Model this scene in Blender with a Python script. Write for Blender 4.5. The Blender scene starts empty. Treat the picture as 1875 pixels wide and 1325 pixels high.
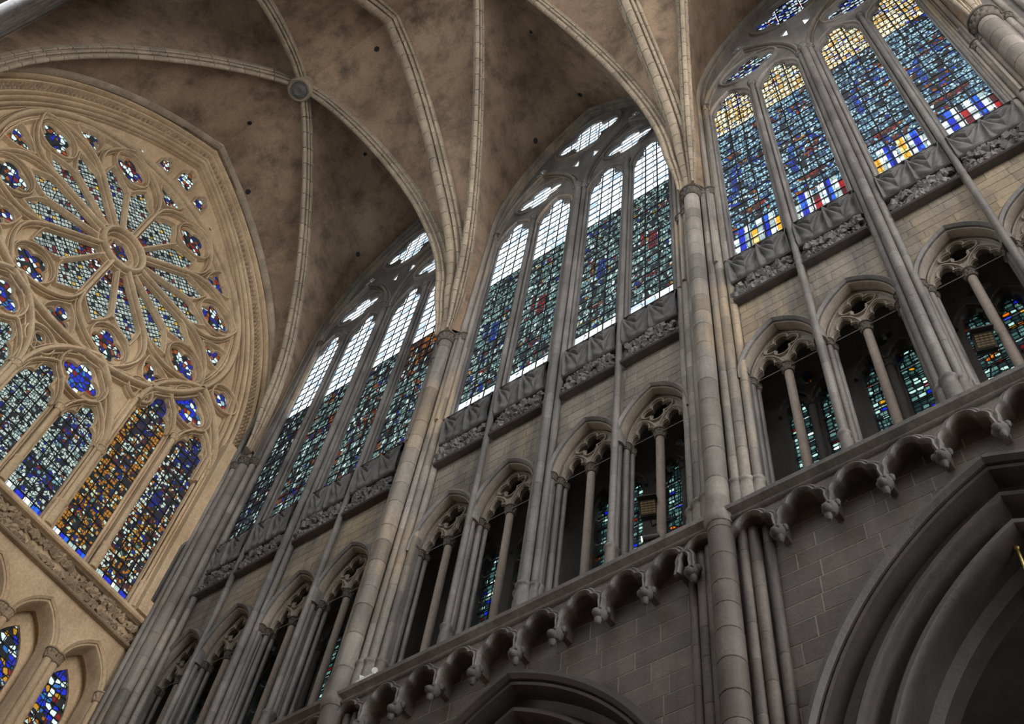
import bpy, bmesh, math, random
from mathutils import Vector, Matrix
from mathutils.geometry import delaunay_2d_cdt
random.seed(7)
PI = math.pi
sc = bpy.context.scene
COL = sc.collection

# ------------------------------------------------------------------ camera
cam_d = bpy.data.cameras.new('camera')
cam = bpy.data.objects.new('camera', cam_d)
COL.objects.link(cam)
R_ = ((0.81263424, 0.57433818, 0.09879902), (-0.46251228, 0.73874415, -0.4902443), (-0.35455322, 0.35269354, 0.86596725))
M = Matrix.Identity(4)
for i in range(3):
    M[i][0] = R_[0][i]; M[i][1] = -R_[1][i]; M[i][2] = -R_[2][i]
M[0][3], M[1][3], M[2][3] = 21.3815, -10.5530, 1.5988
cam.matrix_world = M
cam_d.sensor_width = 36.0
cam_d.lens = 2172.66 / 1875 * 36
cam_d.clip_end = 300
sc.camera = cam

# ------------------------------------------------------------------ sky, lights, exposure
world = bpy.data.worlds.new('overcast_sky'); sc.world = world
world.use_nodes = True
wn = world.node_tree.nodes
wn['Background'].inputs[0].default_value = (1.0, 0.985, 0.96, 1)
wn['Background'].inputs[1].default_value = 4.4
sc.view_settings.view_transform = 'Standard'
sc.view_settings.look = 'None'
sc.view_settings.gamma = 1.0
sc.view_settings.use_curve_mapping = False
sc.view_settings.exposure = 0.18
sc.cycles.diffuse_bounces = 3
sc.cycles.max_bounces = 8
sc.cycles.transparent_max_bounces = 8

# ------------------------------------------------------------------ material helpers
def newmat(name):
    m = bpy.data.materials.new(name); m.use_nodes = True
    nt = m.node_tree; nt.nodes.clear()
    out = nt.nodes.new('ShaderNodeOutputMaterial')
    return m, nt, out
def nd(nt, typ, **kw):
    n = nt.nodes.new(typ)
    for k, v in kw.items(): setattr(n, k, v)
    return n
def lk(nt, a, b): nt.links.new(a, b)
def math_(nt, op, a, b=None, c=None):
    n = nd(nt, 'ShaderNodeMath', operation=op)
    for i, x in enumerate((a, b, c)):
        if x is None: continue
        if isinstance(x, (int, float)): n.inputs[i].default_value = x
        else: lk(nt, x, n.inputs[i])
    return n.outputs[0]
def mixc(nt, fac, a, b, mode='MIX'):
    n = nd(nt, 'ShaderNodeMix', data_type='RGBA', blend_type=mode)
    for i, x in ((0, fac), (6, a), (7, b)):
        if isinstance(x, (int, float)): n.inputs[i].default_value = x
        elif isinstance(x, tuple): n.inputs[i].default_value = (*x, 1)
        else: lk(nt, x, n.inputs[i])
    return n.outputs[2]
def ramp(nt, fac, stops, const=False):
    n = nd(nt, 'ShaderNodeValToRGB')
    cr = n.color_ramp
    cr.interpolation = 'CONSTANT' if const else 'LINEAR'
    while len(cr.elements) < len(stops): cr.elements.new(0.5)
    for e, (p, c) in zip(cr.elements, stops):
        e.position = p; e.color = (*c, 1)
    lk(nt, fac, n.inputs[0])
    return n.outputs[0]
def noise(nt, vec, scale, detail=4, rough=.6):
    n = nd(nt, 'ShaderNodeTexNoise'); n.inputs['Scale'].default_value = scale
    n.inputs['Detail'].default_value = detail; n.inputs['Roughness'].default_value = rough
    if vec is not None: lk(nt, vec, n.inputs['Vector'])
    return n.outputs['Fac']
def stone(name, c1, c2, stain=(.05, .045, .045), amt=.5, scale=.7, bump=.25, rough=.85, vary=.18, streak=True, warm=None):
    m, nt, out = newmat(name)
    pos = nd(nt, 'ShaderNodeNewGeometry').outputs['Position']
    base = mixc(nt, ramp(nt, noise(nt, pos, scale, 6, .65), [(.32, (0, 0, 0)), (.68, (1, 1, 1))]), c1, c2)
    if warm:
        base = mixc(nt, ramp(nt, noise(nt, pos, scale * .45, 3), [(.5, (0, 0, 0)), (.64, (1, 1, 1))]), base, warm)
    mp = nd(nt, 'ShaderNodeMapping'); lk(nt, pos, mp.inputs[0])
    mp.inputs['Scale'].default_value = (2.2, 2.2, .22) if streak else (1, 1, 1)
    st = ramp(nt, noise(nt, mp.outputs[0], 1.0, 5, .7), [(.45, (0, 0, 0)), (.72, (1, 1, 1))])
    base = mixc(nt, math_(nt, 'MULTIPLY', st, amt), base, stain)
    fine = noise(nt, pos, 14, 4, .7)
    base = mixc(nt, .55, base, ramp(nt, fine, [(.3, (.45, .45, .45)), (.7, (1, 1, 1))]), 'MULTIPLY')
    rnd = nd(nt, 'ShaderNodeObjectInfo').outputs['Random']
    f = math_(nt, 'MULTIPLY_ADD', rnd, vary * 2, 1 - vary)
    cmb = nd(nt, 'ShaderNodeCombineColor')
    for i in range(3): lk(nt, f, cmb.inputs[i])
    base = mixc(nt, 1.0, base, cmb.outputs[0], 'MULTIPLY')
    p = nd(nt, 'ShaderNodeBsdfPrincipled'); p.inputs['Roughness'].default_value = rough
    lk(nt, base, p.inputs['Base Color'])
    b = nd(nt, 'ShaderNodeBump'); b.inputs['Strength'].default_value = bump; b.inputs['Distance'].default_value = .03
    lk(nt, math_(nt, 'ADD', fine, noise(nt, pos, 4, 3)), b.inputs['Height']); lk(nt, b.outputs[0], p.inputs['Normal'])
    lk(nt, p.outputs[0], out.inputs[0])
    return m
def plain(name, c, rough=.6, metal=0.0, emit=None, estr=0):
    m, nt, out = newmat(name)
    p = nd(nt, 'ShaderNodeBsdfPrincipled')
    pos = nd(nt, 'ShaderNodeNewGeometry').outputs['Position']
    n = ramp(nt, noise(nt, pos, 9, 3), [(.3, tuple(x * .75 for x in c)), (.7, c)])
    lk(nt, n, p.inputs['Base Color']); p.inputs['Roughness'].default_value = rough; p.inputs['Metallic'].default_value = metal
    if emit:
        p.inputs['Emission Color'].default_value = (*emit, 1); p.inputs['Emission Strength'].default_value = estr
    lk(nt, p.outputs[0], out.inputs[0])
    return m
def vor(nt, vec, feature, rnd=1.0, metric='EUCLIDEAN'):
    n = nd(nt, 'ShaderNodeTexVoronoi', voronoi_dimensions='2D', feature=feature)
    if feature != 'DISTANCE_TO_EDGE': n.distance = metric
    n.inputs['Scale'].default_value = 1.0; n.inputs['Randomness'].default_value = rnd
    lk(nt, vec, n.inputs['Vector'])
    return n
def glass(name, pal, sx, sz, lead=.10, rnd=.8, pal2=None, p2scale=.5, p2thr=.5, paint=.5, square=True, gain=1.95, rot=0.0):
    """leaded glass: light of the sky behind it filtered by coloured pieces between dark leads"""
    m, nt, out = newmat(name)
    pos = nd(nt, 'ShaderNodeNewGeometry').outputs['Position']
    sp = nd(nt, 'ShaderNodeSeparateXYZ'); lk(nt, pos, sp.inputs[0])
    a = math_(nt, 'ADD', sp.outputs[0], sp.outputs[1])
    c = nd(nt, 'ShaderNodeCombineXYZ'); lk(nt, a, c.inputs[0]); lk(nt, sp.outputs[2], c.inputs[1])
    mp = nd(nt, 'ShaderNodeMapping'); lk(nt, c.outputs[0], mp.inputs[0])
    mp.inputs['Scale'].default_value = (sx, sz, 1); mp.inputs['Rotation'].default_value = (0, 0, rot)
    v = mp.outputs[0]
    met = 'CHEBYCHEV' if square else 'EUCLIDEAN'
    f1 = vor(nt, v, 'F1', rnd, met); f2 = vor(nt, v, 'F2', rnd, met)
    edge = math_(nt, 'SUBTRACT', f2.outputs['Distance'], f1.outputs['Distance'])
    sc_ = nd(nt, 'ShaderNodeSeparateColor'); lk(nt, f1.outputs['Color'], sc_.inputs[0])
    def palette(fac, pl):
        tot = sum(w for w, _ in pl); acc = 0; st = []
        for w, col in pl:
            st.append((acc / tot, col)); acc += w
        return ramp(nt, fac, st, True)
    col = palette(sc_.outputs[0], pal)
    if pal2:
        big = noise(nt, c.outputs[0], p2scale, 2, .5)
        sel = math_(nt, 'GREATER_THAN', math_(nt, 'MULTIPLY_ADD', sc_.outputs[1], .12, big), p2thr + .06)
        col = mixc(nt, sel, col, palette(sc_.outputs[0], pal2))
    pn = ramp(nt, noise(nt, c.outputs[0], 24, 3, .75), [(.38, (1 - paint,) * 3), (.62, (1, 1, 1))])
    col = mixc(nt, 1.0, col, pn, 'MULTIPLY')
    ld = math_(nt, 'GREATER_THAN', edge, lead)
    col = mixc(nt, 1.0, col, (gain, gain, gain), 'MULTIPLY')
    col = mixc(nt, ld, (.004, .004, .005), col)
    t = nd(nt, 'ShaderNodeBsdfTransparent'); lk(nt, col, t.inputs[0])
    g = nd(nt, 'ShaderNodeBsdfDiffuse'); g.inputs[0].default_value = (.04, .045, .05, 1)
    ad = nd(nt, 'ShaderNodeAddShader'); lk(nt, t.outputs[0], ad.inputs[0]); lk(nt, g.outputs[0], ad.inputs[1])
    lk(nt, ad.outputs[0], out.inputs[0])
    return m

W_ = (1, 1, 1)
MT = {}
MT['west'] = stone('warm_limestone', (.50, .345, .20), (.70, .52, .335), (.2, .15, .1), .45, .5, .15, .85, .08)
MT['shaft'] = stone('grey_brown_limestone', (.17, .148, .13), (.33, .295, .26), (.065, .062, .064), .75, .55, .3, .52, .26, warm=(.36, .275, .185))
MT['grey'] = stone('weathered_grey_stone', (.115, .106, .10), (.24, .222, .208), (.045, .045, .05), .75, .7, .35, .5, .2)
MT['ashlar'] = stone('ochre_ashlar', (.185, .158, .132), (.28, .24, .195), (.075, .073, .075), .9, .55, .3, .85, .17, warm=(.34, .262, .17))
MT['fmortar'] = stone('faded_mortar', (.27, .24, .21), (.38, .33, .28), (.1, .1, .1), .7, .55, .2, .9, .03)
MT['lower'] = stone('dark_brown_ashlar', (.085, .068, .061), (.17, .14, .124), (.04, .035, .034), .65, .7, .35, .6, .25)
MT['paving'] = stone('pale_paving', (.27, .235, .19), (.38, .33, .27), (.17, .15, .12), .3, .5, .1, .7, .05, False)
MT['mortar'] = stone('pale_mortar', (.28, .25, .22), (.42, .37, .32), (.12, .11, .10), .4, .8, .2, .9, .05)
MT['vault'] = stone('brown_vault_plaster', (.21, .135, .085), (.41, .285, .19), (.085, .06, .042), .9, .42, .4, .9, .04, False)
MT['rib'] = stone('tan_rib_stone', (.30, .235, .165), (.46, .37, .27), (.12, .1, .08), .5, .6, .2, .85, .12)
MT['leafst'] = stone('grey_leaf_stone', (.12, .113, .11), (.21, .2, .195), (.06, .058, .06), .4, 1.2, .3, .75, .3)  # carved leaves, paler than the bed behind them
MT['carved'] = stone('dark_carved_stone', (.085, .08, .08), (.15, .142, .14), (.04, .04, .043), .5, 1.2, .3, .75, .25)
MT['cap'] = stone('carved_capital_stone', (.06, .05, .042), (.16, .13, .105), (.04, .035, .03), .5, 3, .5, .8, .15, False)
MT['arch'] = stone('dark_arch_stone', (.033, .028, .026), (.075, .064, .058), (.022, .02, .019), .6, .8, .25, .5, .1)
MT['carve_w'] = stone('ochre_carved_stone', (.34, .24, .15), (.46, .34, .22), (.15, .11, .08), .5, 1.2, .25, .8, .2)
MT['tricol'] = stone('pinkish_column_stone', (.24, .19, .16), (.33, .27, .23), (.12, .1, .09), .4, .8, .15, .75, .08)
MT['triarch'] = stone('pale_tracery_stone', (.23, .19, .155), (.34, .29, .24), (.12, .1, .09), .5, .8, .2, .8, .1)
MT['recess'] = stone('recess_shade_stone', (.06, .052, .047), (.10, .087, .08), (.03, .028, .027), .5, .8, .2, .9, .05)  # darkened stone for recessed places, their shade put into the colour
MT['aisle'] = stone('aisle_shade_stone', (.03, .025, .022), (.055, .046, .04), (.02, .018, .017), .5, .8, .2, .9, .05)  # near-black stone, the shade of aisle and slot put into its colour
MT['iron'] = plain('black_iron', (.012, .012, .014), .6, .3)
MT['wire'] = plain('tie_wire', (.30, .29, .28), .5, .6)
MT['black'] = plain('black_lamp_casing', (.02, .02, .022), .5)
MT['whitebox'] = plain('white_plastic', (.75, .75, .75), .4)
MT['lampglass'] = plain('amber_lamp_glass', (.16, .11, .06), .15, 0, (1, .75, .4), .04)
MT['lit'] = plain('lit_spot_lens', (.9, .8, .6), .3, 0, (1, .78, .42), 9)
MT['brass'] = plain('brass_rod', (.55, .42, .16), .35, .8)
# --- glass
CL = (.93, .97, 1.0)
teal, pale, dk, wh = (.078, .105, .102), (.165, .205, .20), (.018, .02, .021), (.25, .285, .285)
red, blue, org, yel, pur = (.13, .006, .01), (.012, .025, .16), (.15, .07, .007), (.2, .14, .02), (.04, .018, .07)
MT['clear'] = glass('clear_quarry_glass', [(6, CL), (2, (.8, .88, .95)), (1, (.62, .72, .8))], 2.5, 5.2, .035, .25, paint=.12, gain=.62)
m_, nt_, out_ = newmat('plain_pale_glass'); t_ = nd(nt_, 'ShaderNodeBsdfTransparent'); t_.inputs[0].default_value = (.86, .9, .93, 1); lk(nt_, t_.outputs[0], out_.inputs[0]); MT['clear_far'] = m_
MT['clear3'] = glass('yellow_white_quarries', [(6, (.36, .345, .29)), (2, (.26, .18, .05)), (2, (.28, .26, .19)), (.8, (.09, .1, .24)), (1, wh)], 7.5, 11, .15, .6, paint=.3, square=False)
MT['g1'] = glass('amber_teal_glass', [(5, pale), (5, teal), (4, (.12, .16, .16)), (5, dk), (2.2, wh), (.25, org), (.5, blue)], 12, 4.6, .12, .75,
                 [(4, org), (2, (.12, .05, .008)), (4, dk), (2, pale), (2, blue), (1, red)], 1.0, .58)
MT['g1p'] = glass('dim_purple_teal_glass', [(3, pale), (5, teal), (6, dk), (1.6, wh), (2, (.05, .04, .07)), (.3, red)], 12, 4.4, .15, .8,
                 [(3, (.05, .03, .06)), (4, dk), (2, pale), (1, blue), (.6, red)], 1.0, .55)
MT['g1b'] = glass('flame_orange_glass', [(4, (.17, .085, .006)), (2, (.08, .012, .012)), (4, (.03, .018, .014)), (1.5, pale), (1, (.10, .05, .008)), (.8, wh)], 13, 2.6, .16, .8)
MT['g2'] = glass('grey_teal_glass', [(6, pale), (6, teal), (5, (.12, .17, .175)), (5, dk), (2.0, wh), (.2, yel), (.2, blue)], 13, 4.6, .12, .75,
                 [(2, blue), (5, dk), (3, teal), (1.4, red), (3, pale), (.8, yel), (1.2, wh)], 1.0, .585)
MT['g3'] = glass('blue_white_glass', [(6, (.17, .24, .27)), (4, (.08, .12, .16)), (3.5, dk), (3.6, (.22, .27, .30)), (.4, (.02, .05, .2))], 11, 6, .12, .8,
                 [(3, (.02, .06, .22)), (2, (.16, .24, .28)), (2.5, (.17, .075, .01)), (1, red), (4, dk), (1, wh)], .9, .575)
MT['gw'] = glass('silver_white_glass', [(8, (.21, .235, .225)), (2, (.13, .165, .165)), (2.2, dk), (.3, org), (.5, blue)], 11, 9, .12, .85,
                 [(4, blue), (5, dk), (2, (.12, .18, .2)), (1, red), (1.5, wh)], .9, .60)
MT['gp'] = glass('purple_gold_glass', [(4, (.22, .25, .235)), (4, dk), (2.6, (.19, .11, .01)), (1.6, (.1, .008, .03)), (2, pur), (.8, (.12, .09, .03))], 11, 9, .13, .9,
                 [(5, blue), (2, pur), (4, dk), (.8, org), (1, pale)], .9, .54)
MT['gg'] = glass('gold_amber_glass', [(5, (.19, .11, .01)), (5, dk), (2.6, (.23, .245, .2)), (1.2, (.1, .008, .015)), (.8, blue), (2, (.22, .15, .015)), (1, (.1, .14, .12))], 11, 9, .12, .9,
                 [(4, dk), (2, (.25, .3, .3)), (1.5, org), (1, blue), (1, red)], .9, .56)
MT['rose'] = glass('rose_lattice_glass', [(8, (.215, .235, .225)), (3, (.15, .17, .17)), (1.2, dk), (.6, (.25, .2, .06)), (.35, red), (.35, blue)], 7, 7, .17, .22, paint=.6, square=False, rot=.78)
MT['rosein'] = glass('rose_inner_glass', [(3, (.3, .32, .32)), (2, org), (2, blue), (1.5, red), (3, dk)], 9, 9, .17, .5, paint=.5, square=False, rot=.78)
MT['jewel'] = glass('jewel_glass', [(3.4, wh), (2, org), (2.2, blue), (.9, red), (2.4, dk), (1, pale)], 6.5, 6.5, .15, .9, paint=.35, square=False)
MT['jblue'] = glass('blue_jewel_glass', [(4, (.016, .035, .22)), (2.5, wh), (.8, red), (.6, yel), (2, dk), (1, (.04, .11, .2))], 6.5, 6.5, .15, .9, paint=.35, square=False)
MT['jewel3'] = glass('white_blue_jewel_glass', [(6, (.26, .29, .31)), (2, (.02, .045, .2)), (2, dk), (.5, red), (1, pale)], 7, 7, .14, .8, paint=.3, square=False)
MT['mosaic'] = glass('teal_mosaic_glass', [(6, (.045, .08, .078)), (5, (.08, .12, .115)), (5, (.022, .04, .043)), (2.2, (.17, .22, .21)), (.7, (.012, .03, .19)), (.4, (.22, .1, .008)), (.5, (.09, .006, .01)), (.3, wh), (.3, yel)], 7, 8.5, .17, .5, paint=.3, gain=2.2)
MT['fbowl'] = glass('red_amber_glass', [(3, (1, .14, .05)), (3, (1, .45, .05)), (1, (.6, .1, .05))], 5, 5, .06, .9, paint=.2, gain=1.0)
MT['fblue'] = glass('blue_filter_glass', [(3, (.12, .3, 1)), (2, (.25, .5, 1))], 5, 5, .06, .9, paint=.2, gain=1.0)
MT['fgold'] = glass('gold_filter_glass', [(3, (1, .6, .12)), (2, (1, .4, .05))], 5, 5, .06, .9, paint=.2, gain=1.0)
MT['fred'] = glass('ruby_filter_glass', [(3, (1, .1, .1)), (2, (.8, .06, .1))], 5, 5, .06, .9, paint=.2, gain=1.0)
MT['gborder'] = glass('white_border_glass', [(5, (.23, .25, .235)), (2.5, dk), (1.2, (.19, .11, .01)), (.8, (.1, .008, .02)), (.8, blue)], 11, 8, .13, .6)
MT['gold_border'] = glass('gold_border_glass', [(5, (.2, .125, .012)), (3.5, dk), (1.6, (.22, .235, .2)), (.8, (.1, .008, .02))], 11, 8, .13, .6)
MT['swhite'] = glass('white_stripe_glass', [(4, (.30, .325, .33)), (2, (.18, .21, .21)), (1, (.22, .25, .26))], 6.6, 4.3, .05, .3, paint=.3)
MT['sblue'] = glass('blue_stripe_glass', [(2, (.014, .035, .22)), (1, (.03, .10, .26))], 6.6, 4.3, .05, .3, paint=.3)
MT['sred'] = glass('red_stripe_glass', [(2, (.19, .008, .012)), (1, (.08, .006, .01))], 6.6, 4.3, .05, .3, paint=.3)
MT['syel'] = glass('yellow_stripe_glass', [(2, (.3, .2, .03)), (1, (.28, .26, .16))], 6.6, 4.3, .05, .3, paint=.3)

# ------------------------------------------------------------------ mesh helpers
def mesh(name, V, F, mat, smooth=True, ang=38):
    me = bpy.data.meshes.new(name)
    me.from_pydata([tuple(v) for v in V], [], F)
    bm = bmesh.new(); bm.from_mesh(me)
    bmesh.ops.recalc_face_normals(bm, faces=bm.faces); bm.to_mesh(me); bm.free()
    if smooth:
        me.shade_smooth(); me.set_sharp_from_angle(angle=math.radians(ang))
    if mat: me.materials.append(MT[mat] if isinstance(mat, str) else mat)
    return me
def ob(name, me, parent=None, loc=(0, 0, 0), rot=(0, 0, 0), scl=(1, 1, 1)):
    o = bpy.data.objects.new(name, me); COL.objects.link(o)
    o.location = loc; o.rotation_euler = rot; o.scale = scl
    if parent: o.parent = parent
    return o
def part(name, VF, mat, parent=None, loc=(0, 0, 0), **kw):
    return ob(name, mesh(name, VF[0], VF[1], mat, **kw), parent, loc)
def tag(o, label=None, cat=None, group=None, kind=None):
    if label: o['label'] = label
    if cat: o['category'] = cat
    if group: o['group'] = group
    if kind: o['kind'] = kind
    return o
def struct(o, label, cat='wall'):
    return tag(o, label, cat, None, 'structure')
def thing(name, label, cat, loc=(0, 0, 0), rotz=0, group=None, kind=None):
    o = bpy.data.objects.new(name, None); COL.objects.link(o)
    o.empty_display_size = .2
    o.location = loc; o.rotation_euler = (0, 0, rotz)
    return tag(o, label, cat, group, kind)
def P3(a, b, d): return (a, -d, b)          # wall frame: along, up, towards the room
def join(*vfs):
    V, F = [], []
    for v, f in vfs:
        n = len(V); V += list(v); F += [tuple(i + n for i in q) for q in f]
    return V, F
def box(x0, x1, y0, y1, z0, z1):
    V = [(x, y, z) for x in (x0, x1) for y in (y0, y1) for z in (z0, z1)]
    return V, [(0, 1, 3, 2), (4, 6, 7, 5), (0, 4, 5, 1), (2, 3, 7, 6), (0, 2, 6, 4), (1, 5, 7, 3)]
def inside(p, poly):
    x, y = p; c = False; n = len(poly); j = n - 1
    for i in range(n):
        xi, yi = poly[i]; xj, yj = poly[j]
        if (yi > y) != (yj > y) and x < (xj - xi) * (y - yi) / (yj - yi) + xi: c = not c
        j = i
    return c
def plate(outer, holes, d0, d1):
    """flat slab in the wall frame with holes, front at d1, back at d0"""
    pts, ed = [], []
    for lp in [outer] + holes:
        n = len(pts)
        pts += [Vector(p) for p in lp]
        ed += [(n + i, n + (i + 1) % len(lp)) for i in range(len(lp))]
    r = delaunay_2d_cdt(pts, ed, [], 0, 1e-5)
    bb = [(min(p[0] for p in h), max(p[0] for p in h), min(p[1] for p in h), max(p[1] for p in h)) for h in holes]
    vs = [(v[0], v[1]) for v in r[0]]
    tri = []
    for f in r[2]:
        c = (sum(vs[i][0] for i in f) / len(f), sum(vs[i][1] for i in f) / len(f))
        if not inside(c, outer): continue
        ok = True
        for h, b in zip(holes, bb):
            if b[0] < c[0] < b[1] and b[2] < c[1] < b[3] and inside(c, h): ok = False; break
        if ok: tri.append(tuple(f))
    n = len(vs)
    V = [P3(a, b, d1) for a, b in vs] + [P3(a, b, d0) for a, b in vs]
    F = tri + [tuple(i + n for i in reversed(f)) for f in tri]
    cnt = {}
    for f in tri:
        for i in range(len(f)):
            e = (f[i], f[(i + 1) % len(f)]); cnt[e] = 1
    for (a, b) in cnt:
        if (b, a) not in cnt: F.append((a, b, b + n, a + n))
    return V, F
def gridF(nu, nv, cu=False, cv=False):
    F = []
    for i in range(nu if cu else nu - 1):
        for j in range(nv if cv else nv - 1):
            a, b = i, (i + 1) % nu; c, d = j, (j + 1) % nv
            F.append((a * nv + c, b * nv + c, b * nv + d, a * nv + d))
    return F
def sweep(path, prof, closed=False, pclosed=True, cap=True):
    """profile (n = left of the path, d = towards the room) carried along a path in the wall plane"""
    n = len(path); V = []
    for i in range(n):
        a, b = path[i]
        p = path[(i - 1) % n] if (closed or i > 0) else None
        q = path[(i + 1) % n] if (closed or i < n - 1) else None
        def nrm(u, v):
            t = Vector((v[0] - u[0], v[1] - u[1]))
            if t.length < 1e-9: return None
            t.normalize(); return Vector((-t[1], t[0]))
        n1 = nrm(p, (a, b)) if p else None
        n2 = nrm((a, b), q) if q else None
        n1 = n1 or n2; n2 = n2 or n1
        m = n1 + n2
        if m.length < 1e-6: m = n1.copy()
        m.normalize(); m /= max(.35, m.dot(n1))
        for (pn, pd) in prof: V.append(P3(a + m[0] * pn, b + m[1] * pn, pd))
    k = len(prof)
    F = gridF(n, k, closed, pclosed)
    if cap and not closed and pclosed: F += [tuple(range(k)), tuple(range((n - 1) * k, n * k))[::-1]]
    return V, F
def lathe(prof, seg=16, mod=None, cx=0, cy=0):
    V = []
    for i, (r, z) in enumerate(prof):
        for j in range(seg):
            t = 2 * PI * j / seg
            rr = r * (mod(t, i) if mod else 1)
            V.append((cx + rr * math.cos(t), cy + rr * math.sin(t), z))
    F = gridF(len(prof), seg, False, True)
    F += [tuple(range(seg))[::-1], tuple(range((len(prof) - 1) * seg, len(prof) * seg))]
    return V, F
def tube(pts, r, seg=6):
    pts = [Vector(p) for p in pts]; V = []
    for i, p in enumerate(pts):
        t = (pts[min(i + 1, len(pts) - 1)] - pts[max(i - 1, 0)]).normalized()
        u = t.cross(Vector((0, 0, 1)))
        if u.length < .05: u = t.cross(Vector((0, 1, 0)))
        u.normalize(); w = t.cross(u)
        for j in range(seg):
            a = 2 * PI * j / seg; V.append(p + r * (math.cos(a) * u + math.sin(a) * w))
    F = gridF(len(pts), seg, False, True) + [tuple(range(seg))[::-1], tuple(range((len(pts) - 1) * seg, len(pts) * seg))]
    return V, F
def parch(cx, z0, a, h, n=14, leg=None):
    """pointed arch from the left springing over the apex to the right one"""
    r = (a * a + h * h) / (2 * a)
    L = []
    th = math.atan2(h, r - a) if r > a else PI - math.atan2(h, a - r)
    for i in range(n + 1):
        t = th * i / n
        L.append((cx + (r - a) - r * math.cos(t), z0 + r * math.sin(t)))
    Rr = [(2 * cx - x, z) for x, z in reversed(L[:-1])]
    out = L + Rr
    if leg is not None: out = [(cx - a, leg)] + out + [(cx + a, leg)]
    return out
def arch_sweep(cx, z0, a, h, prof, n=24, leg=0.0):
    """moulding round a pointed arch; every line of the profile is its own concentric arch"""
    r = (a * a + h * h) / (2 * a); c = r - a
    cols = []
    for pn, pd in prof:
        r1 = r + pn; a1 = r1 - c
        cols.append([P3(x, z, pd) for x, z in parch(cx, z0, a1, math.sqrt(max(.01, r1 * r1 - c * c)), n, leg)])
    m = len(cols[0]); k = len(prof)
    V = [cols[j][i] for i in range(m) for j in range(k)]
    return V, gridF(m, k, False, True) + [tuple(range(k)), tuple(range((m - 1) * k, m * k))[::-1]]
def arch_z(x, cx, z0, a, h):
    """height of that arch above x (z0 - big outside)"""
    u = abs(x - cx)
    if u >= a: return -1e9
    r = (a * a + h * h) / (2 * a)
    return z0 + math.sqrt(max(0, r * r - (u + r - a) ** 2))
def foil(cx, cz, lobes, n=48, rot=0.0, sx=1.0, sz=1.0):
    """outline of overlapping round lobes (phi, distance, radius), seen from the centre"""
    out = []
    for i in range(n):
        t = 2 * PI * i / n; best = .01
        for ph, e, r in lobes:
            dl = t - ph
            s = r * r - (e * math.sin(dl)) ** 2
            if s >= 0:
                v = e * math.cos(dl) + math.sqrt(s)
                if v > best: best = v
        x, z = best * math.cos(t) * sx, best * math.sin(t) * sz
        out.append((cx + x * math.cos(rot) - z * math.sin(rot), cz + x * math.sin(rot) + z * math.cos(rot)))
    return out
def nfoil(cx, cz, k, R, rot=0.0, n=48, ph0=PI / 2, **kw):
    return foil(cx, cz, [(ph0 + 2 * PI * i / k, R * .56, R * .44) for i in range(k)], n, rot, **kw)
def circ(cx, cz, r, n=32): return [(cx + r * math.cos(2 * PI * i / n), cz + r * math.sin(2 * PI * i / n)) for i in range(n)]
def lighthole(cx, w, z0, zs, top, n=1):
    """a lancet opening with a cusped trefoil head"""
    h = top - zs
    rh = [(1, 0), (.985, .14), (.90, .30), (.74, .42), (.52, .46), (.50, .52), (.53, .66), (.46, .80), (.30, .92), (.13, .98), (0, 1)]
    R1 = [(cx + w * x, zs + h * y) for x, y in rh]
    L1 = [(cx - w * x, zs + h * y) for x, y in reversed(rh[:-1])]
    return [(cx - w, z0), (cx + w, z0)] + R1 + L1
def rollprof(w, d0, d1):
    """rounded bar: half-width w, from depth d0 to d1"""
    h = d1 - d0
    return [(-w, d0), (-w, d0 + .35 * h), (-.62 * w, d0 + .5 * h), (-.6 * w, d0 + .75 * h), (-.3 * w, d1 - .03 * h), (0, d1), (.3 * w, d1 - .03 * h),
            (.6 * w, d0 + .75 * h), (.62 * w, d0 + .5 * h), (w, d0 + .35 * h), (w, d0)]
def roll3(w, d0, d1):
    """three-roll moulding with deep hollows between"""
    h = d1 - d0
    half = [(w, d0), (w, d0 + .42 * h), (.92 * w, d0 + .56 * h), (.76 * w, d0 + .58 * h), (.68 * w, d0 + .46 * h), (.64 * w, d0 + .30 * h), (.5 * w, d0 + .30 * h), (.44 * w, d0 + .66 * h), (.40 * w, d0 + .86 * h), (.2 * w, d1)]
    return [(-a, b) for a, b in half] + list(reversed(half))
CACHE = {}
def cached(key, fn):
    if key not in CACHE: CACHE[key] = fn()
    return CACHE[key]
# --- column parts
def drum_me(mat):
    return cached(('drum', mat), lambda: mesh('drum', *lathe([(.965, 0), (1, .02), (1, .98), (.965, 1)], 16), mat))
def capital_me(r, mat):
    def f():
        h = r * 1.9 if r > .15 else r * 3.0
        g = .8 if r > .15 else 1.1
        k = 12 if r > .15 else 8
        def mod(t, i): return 1 + (.26 * g * abs(math.cos(k / 2 * t + (PI / 2 if i in (5, 6, 7) else 0))) ** .6 if i in (3, 4, 6, 7) else 0)
        pr = [(1.10, 0), (1.24, .05), (1.24, .09), (1.03, .13), (1.18, .30), (1.32, .42), (1.02, .46), (1.25, .66), (1.45, .78), (1.12, .80), (1.6, .84), (1.68, .92), (1.55, 1.0)]
        pr = [(1 + (a - 1) * g, b) for a, b in pr]
        return mesh('capital', *lathe([(r * a, h * b) for a, b in pr], k * 4, mod), mat, ang=25), h
    return cached(('cap', round(r, 3), mat), f)
def base_me(r, mat):
    def f():
        pr = [(1.45, 0), (1.45, .66), (1.3, .70), (1.3, .82), (1.42, .84), (1.62, .87), (1.66, .91), (1.5, .94), (1.15, .96), (1.03, 1.0)]
        h = 1.0
        return mesh('base', *lathe([(r * a, h * b) for a, b in pr], 12), mat), h
    return cached(('base', round(r, 3), mat), f)
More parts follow.
